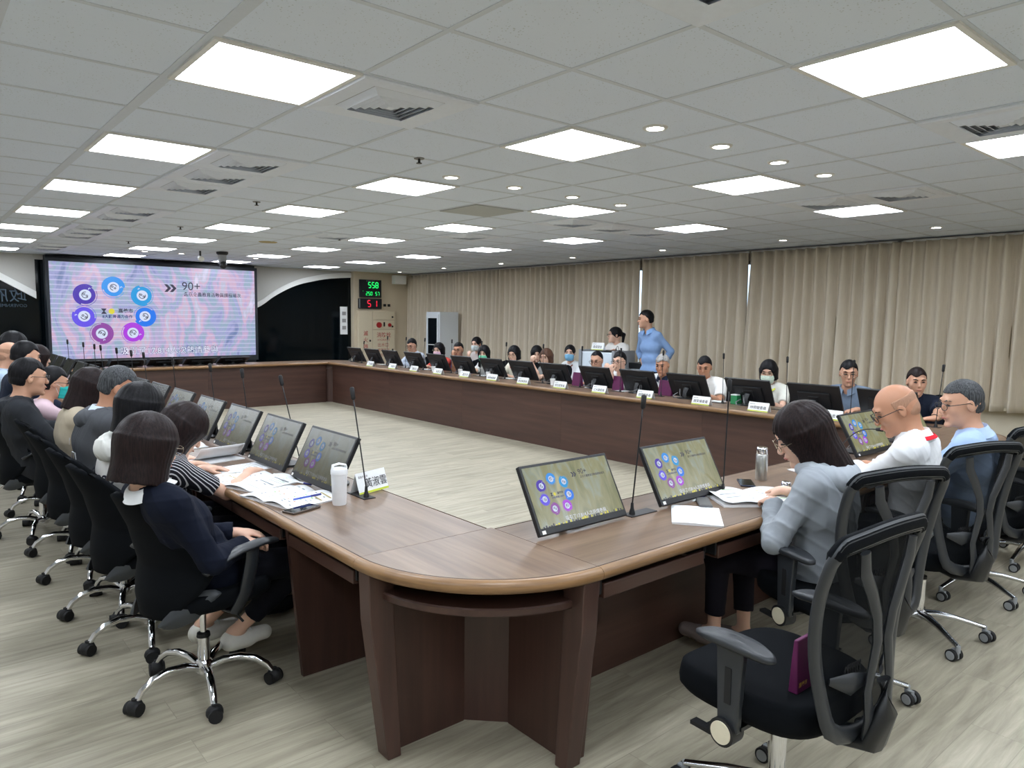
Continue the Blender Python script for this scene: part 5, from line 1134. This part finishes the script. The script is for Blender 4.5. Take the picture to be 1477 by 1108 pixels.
    if mask:
        mf = Field(H - .16, H + .14, .005)
        def mk(x, y, z):
            x, y, z = x / g, y / g, z / g; k0 = (np.sqrt((x / .071) ** 2 + ((y - .028) / .097) ** 2 + ((z + .045) / .092) ** 2) - 1) * .078 + .0012 * np.sin(z * 260); k1 = k0 + .006
            c = np.maximum(np.maximum(z + .012 - .25 * np.maximum(y - .08, 0), -.112 - z), .030 - y); return np.maximum(np.maximum(k0, -k1 - .004), c)
        mf.local(mk, H, Rh, .15); mf.mesh('face_mask', cloth('mask_%d_%d_%d' % mask, mask, .03), d, O)
        q = MB()
        for sd in (-1, 1): q.tube([Rh @ (A(sd * .062, .045, -.02) * g), Rh @ (A(sd * .083, .0, .0) * g)], .0013, 5).tube([Rh @ (A(sd * .058, .035, -.085) * g), Rh @ (A(sd * .083, -.005, -.02) * g)], .0013, 5)
        q.build('mask_loops', M_PAPER, d, loc=tuple(H - O))
    nb = Nk - up * .002
    ax = nrm(Sb - Nk + s * .06); fx = nrm(f - ax * (f @ ax)); rxx = np.cross(fx, ax)
    Mc = Matrix((tuple(rxx) + (0,), tuple(fx) + (0,), tuple(ax) + (0,), (0, 0, 0, 1))).transposed(); Mc.translation = Vector(nb - O)
    nr = (.066 if sex == 'm' else .060) * csize
    if collar:
        k_ = MB(); sc_ = 1.0
        prof = [(nr + .004, .040), (nr + .007, .043), (nr + .020, .014), (nr + .036, -.012), (nr + .032, -.016), (nr + .012, .010), (nr + .001, .026), (nr, -.004)]
        if sex == 'f': prof = [(nr - .004, .020), (nr, .023), (nr + .018, .012), (nr + .036, -.012), (nr + .032, -.016), (nr + .012, .006), (nr - .004, .008), (nr - .004, -.012)]
        R = []
        for i in range(37):
            a = ang(90 + 16 + (360 - 32) * i / 36); dip = .030 * max(0, math.cos(a - PI / 2)) ** 3
            R.append([(q * math.cos(a), q * math.sin(a) * 1.04, z - dip * (1.0 if j < 5 else .6)) for j, (q, z) in enumerate(prof)])
        k_.rings(R, 0, Mc @ Matrix.Translation((0, 0, .014 if sex == 'f' else 0)), cap=True).build('collar', cloth('collar_%d_%d_%d' % collar, collar), d, smooth=60)
    if lanyard:
        k_ = MB(); R = []
        for i in range(31):
            a = ang(90 + 25 + (360 - 50) * i / 30); dip = .05 * max(0, math.cos(a - PI / 2)) ** 2; q = nr + .024 if not collar else nr + .030
            R.append([(q * math.cos(a), q * math.sin(a), .012 - dip), ((q + .002) * math.cos(a), (q + .002) * math.sin(a), .012 - dip), ((q + .014) * math.cos(a), (q + .014) * math.sin(a), -.004 - dip), ((q + .012) * math.cos(a), (q + .012) * math.sin(a), -.006 - dip)])
        k_.rings(R, 0, Mc).build('lanyard', cloth('lanyard_%d_%d_%d' % lanyard, lanyard), d, smooth=60)
    if hood:
        B = Field(Nk - .25, Nk + .22, h * 1.1); pr = None
        for i in range(9):
            a = ang(90 + 50 + 260 * i / 8); c = math.cos(a), math.sin(a); back = max(0, -c[1]); q = Nk + rxx * c[0] * (.095 + .01 * back) + fx * c[1] * (.085 + .020 * back) + up * (.010 - .060 * back)
            if pr is not None: B.cone(pr[0], q, pr[1], .030 + .018 * back, k=.04)
            pr = (q, .030 + .018 * back)
        B.cone(Nk - up * .06, Sb + up * .03, .058, .066, k=.01, sub=True); B.wrinkle(.006, 20, 3); B.mesh('hood', cloth('hood_%d_%d_%d' % hood, hood), d, O)
    if extra: extra(d, O, dict(at=at, r=r, f=f, up=up, s=s, fw=fw, arms=arms, H=H, Rh=Rh, Nk=Nk, hd=hd, w=w))
    return d
def Hn(p, d, n=(0, 0, 1), **k): return dict(p=p, d=d, n=n, **k)
def watch(q, col=(30, 30, 32)):
    def fn(d, O, c):
        Sh, E_, Wp, sd, hh = c['arms'][q]; x = nrm(Wp - E_); p = Wp - x * .03 - O
        o = MB(); o.tube([p - x * .011, p + x * .011], [.033, .032], 18); o.build('wristwatch', mat('watch_%d' % col[0], col, .4), d, smooth=40)
    return fn
# ================================================================ the people in the room
def stripe_mat(nt, b):
    tc = N(nt, 'ShaderNodeTexCoord'); w = N(nt, 'ShaderNodeTexWave', wave_type='BANDS', bands_direction='DIAGONAL', i_Scale=26.0, i_Distortion=1.2, i_Detail=1.0); w.inputs['Detail Scale'].default_value = .6
    nt.links.new(tc.outputs['Object'], w.inputs['Vector']); r = N(nt, 'ShaderNodeValToRGB'); e = r.color_ramp.elements; e[0].position = .80; e[0].color = lin((24, 24, 32)); e[1].position = .9; e[1].color = lin((196, 196, 200))
    nt.links.new(w.outputs['Fac'], r.inputs[0]); nt.links.new(r.outputs[0], b.inputs['Base Color'])
M_STR = nodes('cloth_striped', stripe_mat, .85, .2)
T0 = TT + .012
def print_on_back(lines, size, col, u=.58, dz=0, off=.0, xo=0, tilt=0, d_out=.135):
    def fn(d, O, c):
        b = -c['fw']; o = c['at'](u) + b * (d_out * c['w']) + c['r'] * xo - O; rt = c['r']; s = c['s']
        M = Matrix((tuple(rt) + (0,), tuple(s) + (0,), tuple(b) + (0,), (0, 0, 0, 1))).transposed(); M.translation = Vector(o)
        q = MB(); text(q, lines, size, M @ Matrix.Rotation(tilt, 4, 'Z'), 0, 'CENTER', .03)
        # wrap the lettering onto the rounded back
        q.v = [tuple(Vector(v) - Vector(b) * (((Vector(v) - Vector(o)).dot(Vector(rt))) ** 2 * 2.2)) for v in q.v]
        q.build('print', mat('print_%d' % col[0], col, .8), d)
    return fn
# --- left arm, front to back
def navy_extra(d, O, c):
    q = c['at'](.80, 0, .0)
person('woman with dark bob in navy cardigan and white collar, nearest on the left, white sneakers', (.95, 3.12), 8, (.715, 3.00, 1.085), 22, 14, 0, 'f', 'light', 'bob', 'brown', ('long', (15, 20, 34), .018), (14, 15, 22),
       [Hn((1.07, 2.99, .640), (1, .35, -.1), (0, 0, 1), curl=.5), Hn((1.10, 3.16, .645), (.9, -.4, -.1), curl=.5)], near=True, glasses='metal', collar=(232, 234, 236), csize=1.0, nf=.06, shoes=(226, 224, 216), feet=[(1.09, 3.22, .165), (1.02, 3.45, .14)], slouch=.0, hscale=1.02)
person('woman leaning over the left arm in black and white striped top, writing', (1.0, 3.80), 0, (1.05, 3.745, 1.03), 5, 38, -6, 'f', 'light', 'bob2', 'brown', ('short', (30, 30, 40), .010), (24, 24, 30),
       [Hn((1.38, 3.76, T0 + .018), (.75, .5, -.12), (-.2, .1, 1), curl=.55, grip=.25, pole=(-.3, -1, -.9)), Hn((1.22, 4.00, T0 + .012), (.95, -.3, -.05), curl=.25)], near=True, stripes=M_STR, slouch=.07, nf=.05)
person('person in printed white t-shirt with black bob, glasses and pale mask on the left arm', (.92, 4.22), 0, (.935, 4.04, 1.115), 12, 12, 0, 'f', 'light', 'bob', 'black', ('short', (208, 206, 202), .02), (30, 30, 40),
       [Hn((1.20, 4.15, T0 + .012), (1, .2, -.1), curl=.4), Hn((1.20, 4.40, T0 + .012), (1, -.2, -.1), curl=.4)], near=True, glasses='black', mask=(222, 206, 206), slouch=.05, hood=(204, 204, 198), extra=print_on_back('EXPO 320', .075, (30, 32, 50), .56, d_out=.150, xo=.05))
person('grey haired man in dark grey hooded jacket on the left arm', (.92, 4.92), 0, (1.004, 4.87, 1.15), -14, 20, 0, 'm', 'tan', 'short', 'grey', ('jacket', (74, 76, 80), .022), (40, 42, 48),
       [Hn((1.26, 4.80, T0 + .012), (1, .1, -.1), curl=.4), Hn((1.26, 5.05, T0 + .012), (1, -.1, -.1), curl=.4)], near=True, collar=(214, 226, 238), hood=(78, 80, 84), slouch=.05, bulk=1.03, extra=print_on_back('Y', .06, (220, 222, 224), .62, xo=.03, d_out=.142))
person('person with long dark brown hair in a beige coat on the left arm', (.92, 5.52), 0, (.97, 5.50, 1.10), 0, 22, 0, 'f', 'light', 'bob2', 'brown', ('long', (176, 164, 144), .022), (60, 56, 50),
       [Hn((1.25, 5.40, T0 + .012), (1, .1, -.1)), Hn((1.25, 5.65, T0 + .012), (1, -.1, -.1))], slouch=.05)
person('person in pale pink shirt with turquoise mask resting chin on a fist, left arm', (.88, 6.72), 0, (.91, 6.63, 1.05), 4, 10, 0, 'f', 'mid', 'short', 'black', ('roll', (204, 178, 186), .018), (50, 50, 60),
       [Hn((1.075, 6.60, .97), (.1, .25, 1), (1, -.2, 0), curl=.9, grip=.4, pole=(.6, -.3, -1)), Hn((1.28, 6.82, T0 + .02), (1, 0, -.1), curl=.4)], glasses='black', mask=(50, 176, 172), slouch=.05)
person('man with black glasses in a black hooded jacket, sitting back from the left arm', (.72, 6.10), -4, (.6825, 6.04, 1.145), 6, 6, 0, 'm', 'mid', 'short', 'black', ('hoodie', (44, 46, 50), .026), (28, 28, 34),
       [Hn((.98, 5.88, .78), (.7, .6, -.2), curl=.6), Hn((1.0, 6.2, .77), (.6, -.6, -.2), curl=.6)], near=True, glasses='black', hood=(46, 48, 52), slouch=.03, bulk=1.08, hscale=1.05)
person('black haired man in dark navy top, behind the man in the black hooded jacket', (.80, 7.48), 0, (.82, 7.38, 1.225), 10, 12, 0, 'm', 'mid', 'short', 'black', ('long', (32, 38, 54), .018), (30, 30, 40), None, slouch=.04)
person('balding man in pale blue shirt, far down the left arm', (.76, 8.26), 0, (.79, 8.20, 1.20), 6, 8, 0, 'm', 'mid', 'bald', 'black', ('long', (176, 194, 214), .014), (40, 40, 50), None, collar=(184, 202, 222))
person('woman with dark wavy hair glimpsed beyond the man in navy', (1.0, 8.98), 0, (1.09, 8.85, 1.135), 14, 10, 0, 'f', 'light', 'bob', 'brown', ('long', (90, 88, 96), .014), (40, 40, 50), None)
person('person with big black hair and teal top, farthest at the left edge', (.88, 9.62), 0, (.95, 9.40, 1.245), 8, 6, 0, 'f', 'mid', 'bob', 'black', ('long', (30, 110, 140), .014), (40, 40, 50), None, hscale=1.12)
# --- right arm
person('woman with long dark reddish hair in pale grey hooded jacket reading a booklet', (3.05, 1.49), 96, (2.93, 1.545, 1.115), 132, 30, 4, 'f', 'light', 'long', 'brown', ('jacket', (152, 158, 164), .022), (26, 24, 32),
       [Hn((3.14, 1.72, T0 + .045), (.25, 1, -.15), (-.1, .1, 1), curl=.5, grip=.2), Hn((2.93, 1.66, T0 + .040), (.55, .8, -.15), (-.3, 0, 1), curl=.4, pole=(-.9, -.3, -.9))], near=True, glasses='metal', hood=(162, 168, 174), slouch=.03, feet=[(3.06, 1.86, .10), (2.90, 1.92, .13)], shoes=(124, 112, 108), hscale=1.04)
person('bald man with black glasses in white shirt and red lanyard on the right arm', (3.99, 1.49), 98, (3.885, 1.55, 1.155), 128, 30, 0, 'm', 'tan', 'bald', 'black', ('long', (226, 228, 230), .014), (22, 24, 34),
       [Hn((4.16, 1.80, T0 + .03), (.2, 1, -.1), curl=.35), Hn((4.02, 1.80, T0 + .035), (-.75, .55, -.35), (-.1, .2, 1), curl=.5, grip=.2, pole=(-1, -.4, -.5))], near=True, glasses='black', collar=(232, 234, 236), lanyard=(214, 38, 52), slouch=.03, hscale=1.04, extra=watch(1, (70, 50, 40)))
person('man with short greying hair and glasses in light blue shirt on the right arm', (4.70, 1.47), 95, (4.47, 1.44, 1.155), 138, 10, 0, 'm', 'mid', 'crop', 'grey', ('long', (166, 190, 226), .014), (24, 26, 38),
       [Hn((4.80, 1.75, T0 + .02), (.3, 1, -.1), curl=.4), Hn((4.45, 1.75, T0 + .02), (.2, 1, -.1), curl=.4)], near=True, glasses='black', collar=(178, 200, 232), slouch=.03, hscale=1.04)
# --- curtain side, sitting, facing -X
def far(label, y, x=7.02, z=1.06, hy=190, hp=20, **k):
    sy = k.pop('sy', y); sx = k.pop('sx', x + .10); a = dict(sex='m', sk='mid', hair='short', hc='black', top=('short', (200, 200, 200)), pants=(36, 38, 46), slouch=.05, legf=.40); a.update(k)
    if a.get('hands') is None: a['hands'] = [Hn((6.70, sy + .14, T0 + .02), (-1, -.3, -.1), curl=.5), Hn((6.70, sy - .14, T0 + .02), (-1, .3, -.1), curl=.5)]
    return person(label, (sx, sy), a.pop('face', 182), (x, y, z), hy, hp * .55, **a)
far('man with glasses in light grey-blue shirt reading, nearest the fire cupboard', 11.10, z=1.085, hy=205, hp=28, hair='short', top=('long', (190, 200, 214)), glasses='black', collar=(200, 210, 222))
far('woman with black bob, pink mask and coral top', 10.25, z=1.04, hy=205, hp=14, sex='f', sk='light', hair='bobs', top=('short', (190, 76, 66)), mask=(226, 190, 204), glasses='metal')
far('man with glasses in bright blue shirt, hand at his chin', 9.68, z=1.065, hy=212, hp=10, sk='tan', hair='crop', top=('short', (40, 84, 180)), glasses='black', collar=(120, 160, 210), hands=[Hn((6.86, 9.60, .96), (-.1, .1, 1), (-1, 0, 0), curl=1.1, grip=.3, pole=(-.5, -.6, -1)), None])
far('woman with long black hair and green mask, one hand raised, white top', 9.0, z=1.035, hy=215, hp=16, sex='f', sk='light', hair='long', top=('short', (224, 226, 224)), mask=(110, 196, 160), hands=[Hn((6.82, 9.12, .97), (-.1, 0, 1), (-1, 0, 0), curl=.8, pole=(-.5, -.6, -1)), None])
far('woman with black bob and red lanyard in cream top', 8.27, z=1.06, hy=205, hp=20, sex='f', sk='light', hair='bobs', top=('short', (222, 218, 200)), lanyard=(196, 70, 50), glasses='metal')
far('brown haired woman in grey top with one hand at her mouth', 7.56, z=1.045, hy=200, hp=12, sex='f', sk='light', hair='bobs', hc='lbrown', top=('short', (150, 152, 150)), hands=[None, Hn((6.84, 7.66, .98), (-.1, -.2, 1), (-1, 0, 0), curl=.9, grip=.3, pole=(-.5, .3, -1))])
far('balding man with glasses in pale blue shirt looking down', 6.58, z=1.05, hy=200, hp=24, sk='mid', hair='thin', top=('long', (180, 196, 216)), glasses='black', collar=(186, 202, 220))
far('young man with black hair and glasses, hands folded before his mouth, white shirt', 6.22, x=7.06, z=1.055, hy=190, hp=8, sk='light', hair='short', top=('short', (228, 230, 230)), glasses='black', hands=[Hn((6.87, 6.26, .93), (-.1, -.1, 1), (-1, 0, 0), curl=.8, grip=.5, pole=(-.5, -.3, -1)), Hn((6.87, 6.18, .92), (-.1, .1, 1), (-1, 0, 0), curl=.8, grip=.5, pole=(-.5, .3, -1))])
far('white haired man in white polo with navy collar, looking down', 5.50, z=1.055, hy=198, hp=26, sk='tan', hair='short', hc='white', top=('short', (224, 228, 230)), collar=(28, 34, 52), hands=[Hn((6.72, 5.50, T0 + .03), (-.8, .3, -.1), curl=.7, grip=.3), Hn((6.72, 5.34, T0 + .03), (-.8, .3, -.1), curl=.7, grip=.3)])
far('black haired man in striped-shoulder white polo looking down at a paper in his hand', 4.90, z=1.06, hy=205, hp=24, sk='tan', hair='short', top=('short', (226, 226, 222)), collar=(230, 230, 228), bulk=1.08, hands=[Hn((6.78, 4.86, .80), (-.6, -.5, -.1), curl=.6, grip=.3), Hn((6.74, 4.72, .80), (-.6, .5, .1), (0, 0, -1), curl=.5)])
far('woman with black hair and white-green mask in white patterned shirt', 4.10, z=1.06, hy=200, hp=26, sex='f', sk='light', hair='bobs', top=('short', (228, 228, 218)), mask=(206, 222, 206), glasses='metal', collar=(230, 230, 222), lanyard=(206, 210, 90), hands=[Hn((6.70, 4.18, T0 + .02), (-.7, -.5, -.1)), Hn((6.70, 3.94, T0 + .02), (-.7, .3, -.1))])
far('man with glasses in grey-blue shirt, one hand out on the table', 3.25, z=1.10, hy=208, hp=14, sk='mid', hair='short', top=('short', (120, 136, 156)), collar=(128, 144, 164), glasses='metal', hands=[Hn((6.74, 3.32, T0 + .03), (-.9, -.2, -.1), curl=.3), Hn((6.72, 3.02, T0 + .03), (-.9, .2, -.05), curl=.2)])
far('man with dark brown hair in dark navy shirt, beyond the bald man', 2.63, z=1.065, hy=215, hp=8, sk='mid', hair='short', hc='brown', top=('short', (30, 36, 50)), collar=(26, 30, 44), bulk=1.05, hands=[Hn((6.70, 2.70, T0 + .03), (-.9, -.2, -.1)), Hn((6.62, 2.33, T0 + .035), (-.5, .8, -.1), curl=.4)], extra=watch(1))
def back(label, y, x, z, **k): return far(label, y, x, z, sx=x + .08, hands=[Hn((x - .25, y + .12, .72), (-1, -.2, -.1)), Hn((x - .25, y - .12, .72), (-1, .2, -.1))], **k)
back('masked woman with dark ponytail sitting in the second row behind the man in blue', 10.35, 7.9, 1.13, sex='f', sk='light', hair='tail', top=('short', (200, 190, 186)), mask=(206, 216, 216), hy=200, hp=16)
back('dark haired woman in white in the second row behind the brown haired woman', 8.62, 7.8, 1.03, sex='f', sk='light', hair='bob2', top=('short', (222, 222, 220)), hy=230, hp=24)
back('woman with light blue mask and lanyard in the second row beside the lectern', 7.92, 7.85, 1.075, sex='f', sk='light', hair='bun', top=('short', (226, 228, 230)), mask=(130, 186, 220), lanyard=(120, 70, 60), hy=215, hp=6)
person('woman with dark ponytail standing at the lectern in a white blouse', (8.62, 7.56), 185, (8.50, 7.60, 1.355), 150, 2, 0, 'f', 'light', 'tail', 'black', ('short', (226, 224, 220)), (40, 42, 50),
       [Hn((8.28, 7.66, 1.13), (-1, 0, -.2)), Hn((8.28, 7.42, 1.13), (-1, 0, -.2))], glasses='black', standing=True, slouch=-.01)
person('standing man in light blue shirt and dark trousers watching the screen', (7.96, 6.42), 175, (7.90, 6.50, 1.60), 140, 4, 0, 'm', 'mid', 'short', 'black', ('roll', (128, 156, 196), .012), (26, 30, 44),
       [Hn((8.02, 6.60, .93), (.1, -.5, -.8), (.6, .4, .2), pole=(.5, 1, 0)), Hn((8.06, 6.30, .95), (.1, .4, -.8), (.5, -.5, 0), pole=(.6, -1, 0))], standing=True, slouch=.015, collar=(126, 162, 208), bulk=.86)
# empty-scene clean up
for o in list(COL.objects):
    if o.type == 'EMPTY': o.empty_display_size = .05
